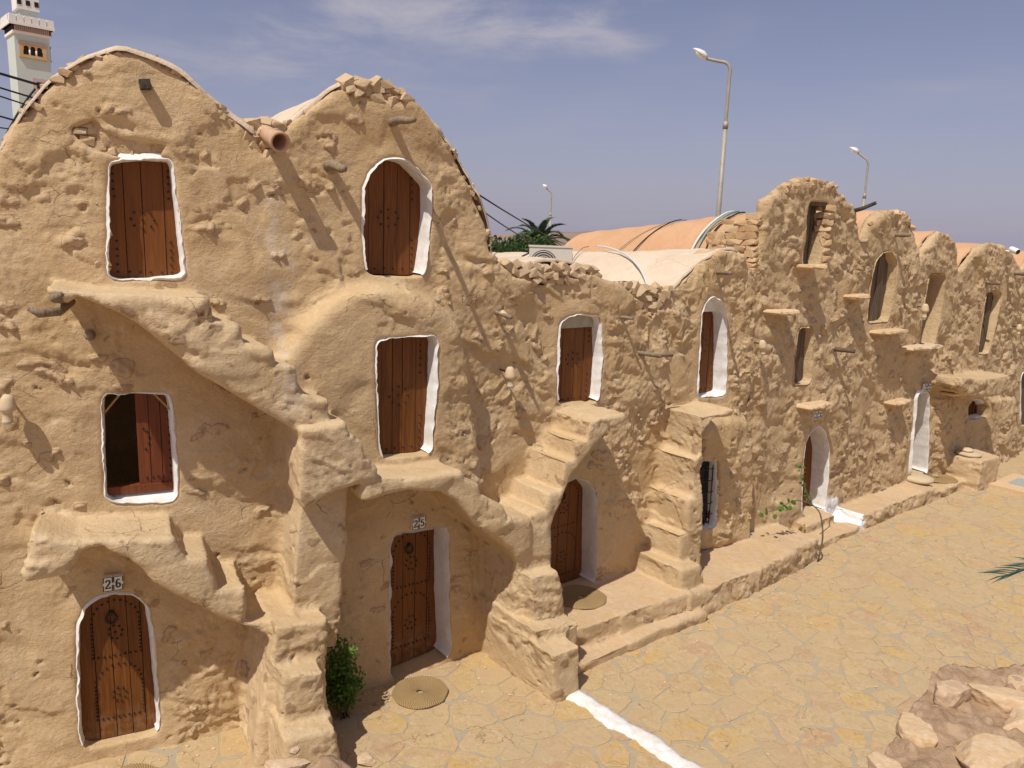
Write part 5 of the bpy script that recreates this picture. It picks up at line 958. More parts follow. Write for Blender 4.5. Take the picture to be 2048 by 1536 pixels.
gm = w1(15.75, .12, 0); mat_disc(gm.x, gm.y, 0.222, 0.46, 'straw mat on the far bench, right of the flat round grinding stone')
mat_disc(m_[3][0] + .22, m_[3][1] - .22, 0.02, 0.36, 'straw mat at the bottom edge, below the door numbered 26')
GRIND = stone_mat('grindstone', [(0.50, 0.39, 0.24), (0.53, 0.42, 0.27), (0.50, 0.38, 0.24), (0.60, 0.50, 0.34)])
def grind(x, y, z, r, h, label, seed=0, grp=None, m=GRIND):
    mb = MB(); prof = [(0.001, 0), (r * .7, .0), (r * .95, h * .22), (r, h * .45), (r * .94, h * .72), (r * .6, h * .95), (0.001, h)]
    mb.lathe(prof, (x, y, z), None, 28); vv = np.array(mb.v); vv[:, :2] += (vnoise(vv * 7 + seed, seed)[:, None]) * 0.018; mb.v = [tuple(p) for p in vv]
    o = mb.build('grinding_stone', m, None, True, origin=(x, y, z)); tag(o, label, 'stone', grp)
grind(10.08, 18.27, 0.325, 0.36, 0.17, 'flat round grinding stone lying alone on the low bench')
gx, gy = w1(16.62, .45, 0)[:2]
grind(gx, gy, 0.775, 0.30, 0.11, 'pale flat stone on the square end bench, under a smaller stone', 5)
grind(gx - .06, gy, 0.88, 0.15, 0.09, 'small brown stone on top of the pale flat stone', 9, None, SLAB)
sl = empty('threshold_slab', (12.95, 19.15, 0)); tag(sl, 'low stone slab with a faded blue tile, on the paving at the right edge', 'slab')
th = R(38.5); MB().box((13.25, 19.2, 0.05), (1.7, 0.9, 0.12), th).build('slab', SLAB, sl); MB().box((13.3, 19.2, 0.116), (0.75, 0.42, 0.02), th).build('tile', TILE_B, sl)
CAMW, _t, _b = mat('white_plastic', 0.35, 0.5); _b.inputs['Base Color'].default_value = (0.78, 0.78, 0.78, 1)
CAMK, _t, _b = mat('black_lens', 0.15, 0.5); _b.inputs['Base Color'].default_value = (0.01, 0.01, 0.012, 1)
q = P_['H3']; fo, fu, fv, fw = frame(q[0], 0.22, q[1]); cr = empty('security_camera', fo); tag(cr, 'white bullet security camera near the top of the far right house', 'camera')
dirc = (fw - fu * .5 - fv * .35).normalized(); ax = dirc.to_track_quat('Z', 'Y').to_matrix()
MB().lathe([(.001, -.14), (.06, -.14), (.075, -.1), (.075, .12), (.065, .13)], fo, ax, 16).build('housing', CAMW, cr, True)
MB().lathe([(.064, .128), (.04, .12), (.001, .118)], fo, ax, 16).build('lens', CAMK, cr, True)
MB().tube([fo - fw * .3, fo - fw * .06 - fv * .04], .022, 6).build('bracket', CAMW, cr)

# ------------------------------------------------------------------ air conditioner and roof cables
ACM, _t, _b = mat('painted_steel', 0.5, 0.4); _b.inputs['Base Color'].default_value = (0.56, 0.53, 0.46, 1)
ACD, _t, _b = mat('dark_grille', 0.5, 0.3); _b.inputs['Base Color'].default_value = (0.10, 0.10, 0.095, 1)
fo, fu, fv, fw = frame(4.22, -2.05, 5.14)
ac = empty('air_conditioner', fo); tag(ac, 'beige outdoor air conditioning unit standing on the low cream roof', 'air conditioner')
rot = Matrix.Rotation(R(-40), 3, 'Z'); au, aw = rot @ fu, rot @ fw; axm = Matrix((au, -aw, fv)).transposed()
MB().box(fo + fv * .30, (0.74, 0.32, 0.58), ax=axm).build('casing', ACM, ac); MB().box(fo + fv * .598, (0.77, 0.35, 0.03), ax=axm).build('lid', ACM, ac)
for sx_ in (-.3, .3): MB().box(fo + au * sx_ - fv * .06, (.06, .34, .16), ax=axm).build('foot', ACD, ac)
cf = fo + aw * .163 + fv * .30 - au * .12; mb = MB()
for rr in (.05, .09, .13, .17, .21): mb.tube([cf + au * math.cos(t) * rr + fv * math.sin(t) * rr + aw * .008 for t in np.linspace(0, 6.283, 25)], .006, 5, False)
mb.build('fan_guard', ACM, ac, True)
MB().prism([(.235 * math.cos(t), .235 * math.sin(t)) for t in np.linspace(0, 6.283, 33)[:-1]], (cf, au, fv, aw), -.01, .002).build('fan_opening', ACD, ac)
MB().box(fo + au * .374 + fv * .40, (.012, .12, .16), ax=axm).build('side_cover', ACD, ac)
CAB_K, _t, _b = mat('black_cable', 0.6, 0.3); _b.inputs['Base Color'].default_value = (0.025, 0.025, 0.025, 1)
CAB_G, _t, _b = mat('grey_cable', 0.7, 0.3); _b.inputs['Base Color'].default_value = (0.30, 0.27, 0.23, 1)
CAB_W, _t, _b = mat('pale_hose', 0.5, 0.4); _b.inputs['Base Color'].default_value = (0.62, 0.66, 0.62, 1)
CAB_T, _t, _b = mat('green_hose', 0.5, 0.4); _b.inputs['Base Color'].default_value = (0.22, 0.33, 0.29, 1)
def rz(key, s, n_):
    p = ROOFP[key]; z = float(np.interp(s, [a[0] for a in p], [a[1] for a in p]))
    if key == 'D': z -= 0.42 * (-n_ / 9.5) * min(max((z - 3) / 3, 0), 1)
    return z
def smooth_pts(p, n=28):
    p = np.array(p, float); t = np.linspace(0, len(p) - 1, n); i = np.clip(t.astype(int), 0, len(p) - 2); u = (t - i)[:, None]
    pa = p[np.clip(i - 1, 0, None)]; pb = p[i]; pc = p[i + 1]; pd = p[np.clip(i + 2, None, len(p) - 1)]
    return .5 * (2 * pb + (pc - pa) * u + (2 * pa - 5 * pb + 4 * pc - pd) * u * u + (3 * pb - pa - 3 * pc + pd) * u ** 3)
def roof_cable(name, key, sn, r, m, label, lift=0.03, grp='cables over the vaulted roofs'):
    sp = smooth_pts(sn); pts_ = [w1(a, b, rz(key, a, b) + lift + r) for a, b in sp]
    o = MB().tube(pts_, r, 6).build(name, m, None, True, origin=tuple(pts_[0])); tag(o, label, 'hose' if 'hose' in name else 'cable', grp)
roof_cable('hose', 'D', [(6.5, -3.2), (6.3, -3.0), (6.0, -2.2), (5.5, -1.2), (5.0, -.5), (4.7, -.25)], .018, CAB_W, 'thick pale hose curving down over the cream vault')
roof_cable('cable', 'D', [(6.5, -3.5), (5.6, -3.0), (5.0, -2.5), (4.7, -2.0)], .010, CAB_G, 'thin grey cable left of the pale hose on the cream vault')
roof_cable('cable', 'D', [(6.4, -4.4), (5.6, -4.2), (4.8, -3.8), (4.5, -3.0)], .010, CAB_G, 'grey cable crossing the cream vault behind the air conditioner')
roof_cable('cable', 'D', [(4.3, -1.9), (4.9, -1.4), (5.0, -.9), (4.7, -.35)], .014, CAB_K, 'black looped cable near the stone dip of the cream vault', .06)
roof_cable('cable', 'D', [(4.3, -1.2), (4.6, -.9), (4.8, -.6), (4.9, -.3)], .013, CAB_K, 'short black cable lying in the stone dip of the cream vault', .05)
roof_cable('cable', 'D', [(6.5, -4.9), (5.9, -4.7), (5.2, -4.9), (4.6, -4.4), (4.0, -3.0)], .018, CAB_K, 'thick black cable running down to the air conditioner')
roof_cable('cable', 'D', [(6.5, -8.0), (5.6, -7.6), (4.9, -7.2), (4.5, -7.0)], .012, CAB_K, 'black cable at the far left end of the cream vault')
def ez(s, n_): 
    u = min(max((8.95 - s) / 1.52, -1), 1); return 4.95 + 1.70 * math.sqrt(max(0, 1 - u * u)) ** 0.85 - .55 * (-n_ / 5.9)
def evault(sn, r, m, label, name='cable', lift=.03):
    sp = smooth_pts(sn); pts_ = [w1(a, b, ez(a, b) + lift) for a, b in sp]
    o = MB().tube(pts_, r, 6).build(name, m, None, True, origin=tuple(pts_[0])); tag(o, label, 'hose' if name == 'hose' else 'cable', 'cables over the vaulted roofs')
evault([(9.0, -3.1), (8.4, -3.05), (7.9, -3.2), (7.6, -3.4)], .013, CAB_K, 'black cable hanging down the middle of the orange vault')
evault([(9.0, -3.05), (8.4, -3.2), (7.9, -3.6), (7.55, -4.0)], .010, CAB_G, 'thin grey cable parting from the black one on the orange vault')
evault([(8.9, -1.75), (8.3, -1.65), (7.8, -1.7), (7.5, -1.75)], .024, CAB_W, 'pale hose bending over the orange vault by the bare stone wall', 'hose', .07)
evault([(8.9, -1.65), (8.35, -1.55), (7.85, -1.6), (7.55, -1.6)], .022, CAB_T, 'green hose between the pale hose and a black cable on the orange vault', 'hose', .06)
evault([(8.9, -1.5), (8.4, -1.42), (7.9, -1.45), (7.6, -1.4)], .016, CAB_K, 'black cable beside the green hose on the orange vault')

# ------------------------------------------------------------------ overhead wires
def ray(px, py):
    d = _r2 * ((px - 1024) / 1538) - _u2 * ((py - 768) / 1538) + _f; return d.normalized()
WIRE, _t, _b = mat('wire_rubber', 0.6, 0.3); _b.inputs['Base Color'].default_value = (0.02, 0.02, 0.024, 1)
UTIL = simple('utility_post', (0.30, 0.27, 0.23), (0.38, 0.35, 0.30), 4, 0.8, 0.3)
def wire(a, b, sag, r, label):
    a, b = Vector(a), Vector(b); pts_ = [a.lerp(b, t) - Vector((0, 0, sag * 4 * t * (1 - t))) for t in np.linspace(0, 1, 25)]
    o = MB().tube(pts_, r, 5).build('overhead_wire', WIRE, None, True, origin=tuple(a)); tag(o, label, 'wire', 'overhead wires')
po_ = Vector((-31, 26, 0))
def at(px, py, dist):
    d = ray(px, py); k = dist / math.hypot(d.x, d.y); return Vector((d.x * k, d.y * k, CAM_H + d.z * k))
for y0, sl, r_, lab in [(144.5, .306, .038, 'thickest black overhead wire, highest at the left edge crossing the minaret'),
        (173, .32, .026, 'second overhead wire from the top, crossing the minaret under its small window'),
        (190, .34, .022, 'third overhead wire from the top at the left edge'),
        (230, .30, .026, 'fourth overhead wire, ending at the left curve of the first house'),
        (253, .14, .018, 'lowest thin overhead wire at the left edge, nearly level')]:
    wire(at(-1100, y0 - 1100 * sl, 22), at(140, y0 + 140 * sl, 27), .05, r_, lab)
wire(at(70, 178, 27), at(-6, 308, 26), -.12, .03, 'steep black cable at the left edge beside the first vault')
wire(at(930, 372, 16), at(1222, 478, 120), 1.5, .020, 'upper of two wires leaving the second vault above the bushes')
wp_ = at(930, 372, 16); wup = [o for o in C.objects if o.name.startswith('overhead_wire')][-1]
MB().tube([Vector((wp_.x, wp_.y, 0)), wp_ + Vector((0, 0, .05))], .07, 8).build('wire_post', UTIL, wup, True)
wire(at(930, 396, 16), at(1130, 492, 60), .5, .018, 'lower of two wires leaving the second vault above the bushes')

# ------------------------------------------------------------------ street lamps
GALV = simple('galvanised_post', (0.33, 0.30, 0.25), (0.40, 0.37, 0.31), 3, 0.6, 0.1, spec=0.4, metal=0.2)
LAMPH, _t, _b = mat('lamp_head_white', 0.35, 0.5); _b.inputs['Base Color'].default_value = (0.72, 0.72, 0.70, 1)
def lampz(px, py, dist):
    d = ray(px, py); k = dist / math.hypot(d.x, d.y); return Vector((d.x * k, d.y * k, CAM_H + d.z * k))
def street_lamp(pb, pt, dist, arm, head, r, label, hl):
    top = lampz(*pt, dist); base = Vector((top.x, top.y, 0)); o = empty('street_lamp', base); tag(o, label, 'street lamp', 'street lamps behind the houses')
    H = top.z; MB().tube([base, base + Vector((0, 0, H * .55)), base + Vector((0, 0, H * .82))], [r * 1.25, r * 1.05, r * .95], 10).build('lower_post', GALV, o, True)
    MB().tube([base + Vector((0, 0, H * .82)), base + Vector((0, 0, H * .82 + .25))], [r * 1.15] * 2, 10).build('collar', GALV, o, True)
    e = lampz(*arm, dist); mid = top
    pts_ = smooth_pts([base + Vector((0, 0, H * .82)), base + Vector((0, 0, H - .5)), top - Vector((0, 0, .18)), top.lerp(e, .16), top.lerp(e, .55), e], 24)
    MB().tube([Vector(p) for p in pts_], r * .72, 8).build('arm', GALV, o, True)
    tip = lampz(*head, dist); d_ = (tip - e); L = d_.length; d_.normalize(); side = d_.cross(Vector((0, 0, 1))).normalized(); up = side.cross(d_)
    prof = [(0, .10, .07), (.12, .16, .10), (.35, .20, .13), (.65, .17, .10), (.9, .09, .05), (1.0, .02, .015)]
    v = []; f = []; n = 10
    for t, wd, hh in prof:
        for k in range(n):
            a = 2 * math.pi * k / n; v.append(e + d_ * (t * L) + side * math.cos(a) * wd * hl + up * (math.sin(a) * hh * hl * (1 if math.sin(a) > 0 else .45)))
    for i in range(len(prof) - 1):
        for k in range(n): f.append((i * n + k, i * n + (k + 1) % n, (i + 1) * n + (k + 1) % n, (i + 1) * n + k))
    f += [tuple(range(n))[::-1], tuple((len(prof) - 1) * n + k for k in range(n))]
    MB().add(v, f).build('lamp_head', LAMPH, o, True)
    c = e + d_ * L * .45 - up * .05 * hl; MB().box(c, (L * .5, .26 * hl, .03), ax=Matrix((d_, side, up)).transposed()).build('glass', BULB, o)
street_lamp((1437, 433), (1461, 128), 30, (1413, 117), (1386, 97), .085, 'tallest street lamp, rising behind the orange vault with a white head', 1.25)
street_lamp((1729, 415), (1737, 322), 46, (1716, 306), (1699, 295), .08, 'street lamp behind the tall pitted house at the right', 1.4)
street_lamp((1097, 490), (1103, 386), 60, (1093, 377), (1085, 369), .075, 'farthest street lamp, beside the palm tree', 1.6)

# ------------------------------------------------------------------ minaret
MIN_G = simple('pale_green_render', (0.52, 0.585, 0.53), (0.56, 0.62, 0.57), 0.5, 0.9, 0.1, spec=0.2)
MIN_W = simple('minaret_white', (0.76, 0.74, 0.70), (0.80, 0.78, 0.74), 1, 0.9, 0.0)
MIN_P = simple('pink_stone_band', (0.36, 0.25, 0.20), (0.42, 0.30, 0.25), 1, 0.9, 0.1)
MIN_O = simple('ochre_stone', (0.55, 0.36, 0.18), (0.60, 0.41, 0.23), 1, 0.9, 0.1)
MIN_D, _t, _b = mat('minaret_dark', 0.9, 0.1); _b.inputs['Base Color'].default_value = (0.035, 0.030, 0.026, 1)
MIN_K = simple('pink_window_frame', (0.50, 0.38, 0.36), (0.54, 0.42, 0.40), 1, 0.9, 0.0)
dm = 80.0; pc = lampz(62, 160, dm); cm_ = Vector((pc.x, pc.y, 0)); mr = empty('minaret', cm_); tag(mr, 'pale green mosque minaret with white battlements and three ochre arches', 'minaret')
vw = Vector((pc.x, pc.y, 0)).normalized(); yaw = math.atan2(vw.y, vw.x) - math.pi / 2 + R(13)
mx = Vector((math.cos(yaw), math.sin(yaw), 0)); my = Vector((-math.sin(yaw), math.cos(yaw), 0)); AX = Matrix((mx, my, Vector((0, 0, 1)))).transposed()
def mz(py, px=50):
    d = ray(px, py); return CAM_H + d.z * (dm - 2) / math.hypot(d.x, d.y)
sc = (dm - 2) / (1538 * 1.40)
Wm = 70 * sc; hw = Wm / 2
def mbox(name, m, x0, x1, y0, y1, z0, z1, par=mr):
    c = cm_ + mx * ((x0 + x1) / 2) + my * ((y0 + y1) / 2) + Vector((0, 0, (z0 + z1) / 2)); return MB().box(c, (abs(x1 - x0), abs(y1 - y0), abs(z1 - z0)), ax=AX).build(name, m, par)
zT = mz(66); mbox('shaft', MIN_G, -hw, hw, -hw, hw, -.2, zT)
mbox('ledge', MIN_W, -hw - .12, hw + .12, -hw - .12, hw + .12, zT, zT + .22)
mbox('dentil_band', MIN_D, -hw - .1, hw + .1, -hw - .1, hw + .1, zT + .22, zT + .62)
for k in range(17):
    for ax_ in (0, 1):
        c_ = -hw + (k + .5) * 2 * hw / 17
        if ax_ == 0: mbox('dentil', MIN_P, c_ - .06, c_ + .06, -hw - .2, -hw - .1, zT + .22, zT + .62)
        else: mbox('dentil', MIN_P, hw + .1, hw + .2, c_ - .06, c_ + .06, zT + .22, zT + .62)
zC = mz(50); mbox('cornice', MIN_P, -hw - .3, hw + .3, -hw - .3, hw + .3, zT + .62, zC); mbox('parapet', MIN_W, -hw - .38, hw + .38, -hw - .38, hw + .38, zC, zC + .26)
for k in range(6):
    c_ = -hw - .1 + k * (2 * hw + .2) / 5
    for sgn in (-1, 1): mbox('merlon', MIN_W, c_ - .24, c_ + .24, sgn * (hw + .2) - .16, sgn * (hw + .2) + .16, zC + .26, zC + .80)
    if 0 < k < 5:
        for sgn in (-1, 1): mbox('merlon', MIN_W, sgn * (hw + .2) - .16, sgn * (hw + .2) + .16, c_ - .24, c_ + .24, zC + .26, zC + .80)
lw = 34 * sc / 2; zL = mz(12); mbox('lantern_shaft', MIN_G, -lw, lw, -lw, lw, zC, zL)
mbox('lantern_parapet', MIN_W, -lw - .2, lw + .2, -lw - .2, lw + .2, zL, zL + 1.1)
for k in (-1, 0, 1):
    mbox('hole_shade', MIN_D, k * .62 - .15, k * .62 + .15, -lw - .23, -lw - .19, zL + .32, zL + .72); mbox('hole_shade', MIN_D, lw + .19, lw + .23, k * .62 - .15, k * .62 + .15, zL + .32, zL + .72)  # dark plates on the parapet face, painted shade for its square holes
mbox('lantern_cap', MIN_G, -lw * .7, lw * .7, -lw * .7, lw * .7, zL + 1.1, zL + 2.6)
# arched panel: ochre surround cut with three arches, the shade behind painted as a dark sheet
def arch_panel(side):
    z0, z1 = mz(113), mz(80); w2 = 54 * sc / 2 
    o_, u_, w_ = (cm_ - my * hw, mx, -my) if side == 0 else (cm_ + mx * hw, my, mx)
    up = Vector((0, 0, 1)); par = empty('arcade', o_ + up * z0 - worldloc(mr)); par.parent = mr
    MB().prism([(-w2, z0), (w2, z0), (w2, z1), (-w2, z1)], (o_, u_, up, w_), -.02, .02).build('shade_sheet', MIN_D, par)
    b = .26; n = 3; cw = (2 * w2 - 2 * b) / n; mb = MB(); ax4 = (o_, u_, up, w_); hz = z1 - z0
    mb.prism([(-w2, z0), (w2, z0), (w2, z0 + b), (-w2, z0 + b)], ax4, .02, .12); mb.prism([(-w2, z0 + b), (-w2 + b, z0 + b), (-w2 + b, z1), (-w2, z1)], ax4, .02, .12); mb.prism([(w2 - b, z0 + b), (w2, z0 + b), (w2, z1), (w2 - b, z1)], ax4, .02, .12)
    for k in range(n):
        x0 = -w2 + b + k * cw; x1 = x0 + cw; cx_ = (x0 + x1) / 2; r_ = cw * .40; sp = z0 + hz * .52
        arc = [(cx_ + r_ * math.cos(a), sp + r_ * 1.05 * math.sin(a) + .1) for a in np.linspace(-.35, math.pi + .35, 16)]
        half = len(arc) // 2
        mb.prism([(x1, sp - .15)] + [(x1, z1), (cx_, z1)] + arc[:half + 1][::-1], ax4, .02, .11); mb.prism([(cx_, z1), (x0, z1), (x0, sp - .15)] + arc[half:][::-1], ax4, .02, .11)
    mb.build('surround', MIN_O, par)
    for k in (1, 2):
        x = -w2 + b + k * cw; c0 = o_ + u_ * x + w_ * .06
        MB().tube([c0 + up * (z0 + b), c0 + up * (z0 + hz * .52)], .07, 8).build('column', MIN_W, par, True)
    for k in range(2):
        zz_ = (z0 + .02, z1 - .16)[k]; MB().prism([(-w2 - .06, zz_), (w2 + .06, zz_), (w2 + .06, zz_ + .14), (-w2 - .06, zz_ + .14)], ax4, .01, .16).build('moulding', MIN_P if k else MIN_O, par)
arch_panel(0); arch_panel(1)
z0, z1 = mz(178), mz(156); wp = empty('window', cm_ - my * hw + Vector((0, 0, z0)) - worldloc(mr)); wp.parent = mr
wx = .42; mbox('frame', MIN_K, wx - .62, wx + .62, -hw - .08, -hw + .02, z0 - .1, z1 + .2, wp); mbox('pane', MIN_D, wx - .33, wx + .33, -hw - .10, -hw - .078, z0 + .25, z1 - .1, wp)
mbox('string_course', MIN_K, -hw * .55, hw + .03, -hw - .03, -hw + .02, mz(186) - .25, mz(186))

# ------------------------------------------------------------------ vegetation
def leafmat(name, c1, c2, tr=0.25):
    m, t, b = mat(name, 0.55, 0.3); g = N(t)
    isl = g.n('ShaderNodeNewGeometry').outputs['Random Per Island']; g.set(b.inputs['Base Color'], g.mix(isl, c1, c2))
    tl = g.n('ShaderNodeBsdfTranslucent', {0: g.mix(isl, tuple(x * 1.4 for x in c1), tuple(x * 1.5 for x in c2))}); mx_ = g.n('ShaderNodeMixShader', {0: tr})
    t.links.new(b.outputs[0], mx_.inputs[1]); t.links.new(tl.outputs[0], mx_.inputs[2]); t.links.new(mx_.outputs[0], t.nodes['Material Output'].inputs[0]); return m
LEAF = leafmat('olive_green_leaf', (0.035, 0.07, 0.018), (0.08, 0.13, 0.035)); LEAF_B = leafmat('bright_green_leaf', (0.055, 0.135, 0.016), (0.13, 0.235, 0.04))
PALM = leafmat('palm_leaf', (0.045, 0.085, 0.035), (0.09, 0.14, 0.06), 0.15); PALM_D = leafmat('dark_palm_leaf', (0.028, 0.058, 0.045), (0.055, 0.10, 0.07), 0.12)
BARK = simple('bark', (0.12, 0.085, 0.055), (0.22, 0.17, 0.12), 10, 0.9, 0.8, 0.02)
def leaf_quads(cs, dirs, ups, ln, wd):
    """folded diamond leaves: arrays of centres, directions"""
    dirs = dirs / np.linalg.norm(dirs, axis=1, keepdims=True); sd = np.cross(dirs, ups); sd /= np.linalg.norm(sd, axis=1, keepdims=True) + 1e-9; nn = np.cross(sd, dirs)
    a = cs; b = cs + dirs * (ln * .5)[:, None] + sd * (wd * .5)[:, None] + nn * (wd * .12)[:, None]; c = cs + dirs * ln[:, None]; d = cs + dirs * (ln * .5)[:, None] - sd * (wd * .5)[:, None] + nn * (wd * .12)[:, None]
    v = np.stack([a, b, c, d], 1).reshape(-1, 3); f = np.arange(len(v)).reshape(-1, 4); return v, f
def bush_tree(x, y, h, r, label, seed, n=5200):
    q = np.random.default_rng(seed); o = empty('leafy_tree', (x, y, 0)); tag(o, label, 'tree', 'trees behind the low roofs')
    mb = MB(); mb.tube([(x, y, -.1), (x + .1, y, h * .3), (x + .05, y + .1, h * .55)], [.2, .15, .10], 8)
    for k in range(6):
        a = k * 1.05; mb.tube([(x + .05, y + .05, h * .42), (x + math.cos(a) * r * .4, y + math.sin(a) * r * .4, h * .65), (x + math.cos(a) * r * .7, y + math.sin(a) * r * .7, h * .82)], [.08, .05, .02], 6)
    mb.build('trunk', BARK, o, True)
    nc = 34; cc = q.normal(size=(nc, 3)); cc /= np.linalg.norm(cc, axis=1, keepdims=True); cc *= (q.random(nc) ** .4)[:, None]; cc = cc * np.array([r, r, h * .33]) * .78 + np.array([x, y, h * .66])
    k = q.integers(0, nc, n); p = q.normal(size=(n, 3)); p /= np.linalg.norm(p, axis=1, keepdims=True); p = cc[k] + p * (r * .30 * q.random(n) ** .45)[:, None]
    d = p - np.array([x, y, h * .6]); d /= np.linalg.norm(d, axis=1, keepdims=True) + 1e-9; d = d + q.normal(size=(n, 3)) * .8
    v, f = leaf_quads(p, d, q.normal(size=(n, 3)), .16 + .1 * q.random(n), .09 + .05 * q.random(n)); cr_ = mesh_np('crown', v, f, LEAF, o, False)
a = at(1000, 460, 40); bush_tree(a.x - .3, a.y, a.z + .1, 1.9, 'dark green leafy tree nearest the second vault, its crown above the cream roof', 1)
a = at(1052, 452, 41); bush_tree(a.x, a.y, a.z + .1, 2.0, 'leafy tree in front of the palm, right of the other leafy tree', 2)
def frond(root, d, L, droop, m, parent, nl=46, w_=.5, lw=.035, name='frond', seed=0, stiff=1.0):
    q = random.Random(seed); d = Vector(d).normalized(); side = d.cross(Vector((0, 0, 1))).normalized(); pts_ = []; p = Vector(root); step = L / 24
    dd = d.copy()
    for k in range(25):
        pts_.append(p.copy()); dd = (dd + Vector((0, 0, -droop / 24 * (0.4 + k / 14)))).normalized(); p += dd * step
    mb = MB().tube(pts_, list(np.linspace(.03, .006, 25) * (L / 2.5)), 5)
    v = []; f = []
    for k in range(nl):
        t = 0.10 + 0.90 * k / nl; i = min(int(t * 24), 23); c = pts_[i].lerp(pts_[i + 1], t * 24 - i); tg = (pts_[i + 1] - pts_[i]).normalized(); sd = tg.cross(Vector((0, 0, 1))).normalized(); up = sd.cross(tg)
        ll = w_ * (math.sin(min(1, t * 1.5 + .12) * math.pi / 2) * (1.12 - .62 * t)) * q.uniform(.85, 1.1)
        for sg in (-1, 1):
            dr = (tg * (.75 + .5 * t) + sd * sg * (1.0 - .35 * t) + up * (.35 + q.uniform(-.12, .15))).normalized(); wv_ = dr.cross(up).normalized() * lw * (1 - .3 * t)
            n0 = len(v); e = c + dr * ll + Vector((0, 0, -.06 * ll / stiff)); m_ = c + dr * ll * .45
            v += [c - wv_ * .35, m_ - wv_ * .5, e, m_ + wv_ * .5 + up * lw * .25, c + wv_ * .35]; f.append((n0, n0 + 1, n0 + 2, n0 + 3, n0 + 4))
    mb.add(v, f); return mb.build(name, m, parent)
def palm_tree(x, y, h, L, nf, label, seed, m=PALM, trunk=.2, dirs=None, lw=.035, w_=.5, nl=46):
    q = random.Random(seed); o = empty('palm_tree', (x, y, 0)); tag(o, label, 'palm tree')
    pr2 = []; 
    for k in range(18): pr2 += [(trunk * (1.12 - .25 * k / 18), h * k / 18), (trunk * (.95 - .25 * k / 18), h * (k + .8) / 18)]
    MB().lathe(pr2 + [(.001, h)], (x, y, 0), None, 12).build('trunk', BARK, o, True)
    for k in range(nf):
        if dirs: d, dp, LL = dirs[k]
        else:
            a = k * 2.399 + q.uniform(-.2, .2); e = 0.15 + 1.15 * (k / nf); d = (math.cos(a) * math.cos(e), math.sin(a) * math.cos(e), math.sin(e)); dp = .9 + .5 * q.random(); LL = L * q.uniform(.85, 1.1)
        frond((x, y, h), d, LL, dp, m, o, nl, w_, lw, seed=seed * 50 + k)
a = at(1078, 492, 43); palm_tree(a.x, a.y, a.z + .1, 1.9, 26, 'palm tree with drooping fronds behind the leafy trees', 3, lw=.07)
tipd = ray(2020, 1142); tip = Vector((0, 0, CAM_H)) + tipd * 7.4; rt = tip + Vector((2.15, -0.45, 0.15)); dv = (tip - rt)
palm_tree(rt.x, rt.y, rt.z, 2.2, 6, 'young palm outside the right edge with one frond reaching over the paving', 5, PALM_D, .16,
    dirs=[((dv.x, dv.y, dv.z + .62), .62, 2.30), ((1, .1, .5), .9, 1.9), ((.7, -.7, .5), .9, 1.9), ((.1, -1, .6), .9, 1.8), ((.9, .4, .9), .9, 1.8), ((.5, -.3, 1), .7, 1.8)], lw=.022, w_=.42, nl=52)
def shrub(x, y, h, r, n, label, seed, cat='shrub', lean=(0, 0)):
    q = np.random.default_rng(seed); o = empty('shrub', (x, y, 0)); tag(o, label, cat); stems = MB(); P0 = []
    for k in range(22):
        a = q.random() * 6.28; rr = r * (.25 + .75 * q.random()); e = Vector((x + math.cos(a) * rr + lean[0] * q.random(), y + math.sin(a) * rr + lean[1] * q.random(), h * (.35 + .65 * q.random())))
        b = Vector((x + q.normal() * .04, y + q.normal() * .04, 0)); m_ = b.lerp(e, .5) + Vector((q.normal() * .06, q.normal() * .06, .08)); pts_ = smooth_pts([b, m_, e], 10)
        stems.tube([Vector(p) for p in pts_], list(np.linspace(.009, .003, 10)), 5)
        for t in range(3, 10): P0.append(pts_[t])
    stems.build('stems', BARK, o, True); P0 = np.array(P0); k = q.integers(0, len(P0), n); p = P0[k] + q.normal(size=(n, 3)) * .05; d = q.normal(size=(n, 3)) + np.array([0, 0, .4])
    v, f = leaf_quads(p, d, q.normal(size=(n, 3)), .045 + .04 * q.random(n), .024 + .016 * q.random(n)); lf = mesh_np('leaves', v, f, LEAF_B, o, False); lf['kind'] = 'stuff'
sp_ = w1(-0.80, 0.40, 0); shrub(sp_.x, sp_.y, 0.98, .21, 1900, 'green leafy shrub growing behind the stepped pier left of the mat', 8)
# climbing plant on the low terrace
cb = w1(8.62, 1.02, 0); o = empty('climbing_plant', cb); tag(o, 'thin climbing plant with round green leaves rising beside the low terrace corner', 'plant')
st_pts = [cb, cb + Vector((.02, -.05, .5)), cb + Vector((-.05, .02, .95)), cb + Vector((-.22, .12, 1.15)), cb + Vector((-.35, .2, 1.5)), cb + Vector((-.42, .25, 1.85))]
br_pts = [cb + Vector((-.22, .12, 1.12)), cb + Vector((-.55, .05, 1.18)), cb + Vector((-.9, -.1, 1.05)), cb + Vector((-1.15, -.2, 1.02))]
mb = MB(); mb.tube([Vector(p) for p in smooth_pts(st_pts, 26)], list(np.linspace(.018, .006, 26)), 6); mb.tube([Vector(p) for p in smooth_pts(br_pts, 18)], list(np.linspace(.012, .005, 18)), 6)
mb.tube([cb + Vector((-.02, .0, .55)), cb + Vector((.1, -.1, .75)), cb + Vector((.08, -.12, .95))], .008, 5); mb.build('stem', BARK, o, True)
L1, L2 = smooth_pts(st_pts, 60)[34:], smooth_pts(br_pts, 60)[14:]
def rleaf(c, r):
    d = Vector((rng.gauss(0, 1), rng.gauss(0, 1), rng.gauss(0, 1))).normalized(); u = (d.cross(Vector((.3, .2, 1)))).normalized(); w_ = d.cross(u)
    out_ = [(math.cos(t), math.sin(t)) for t in np.linspace(0, 6.283, 8)[:-1]]
    return [c + u * (x * r + r) + w_ * y * r * .85 + d * (.15 * r * abs(y)) for x, y in out_]
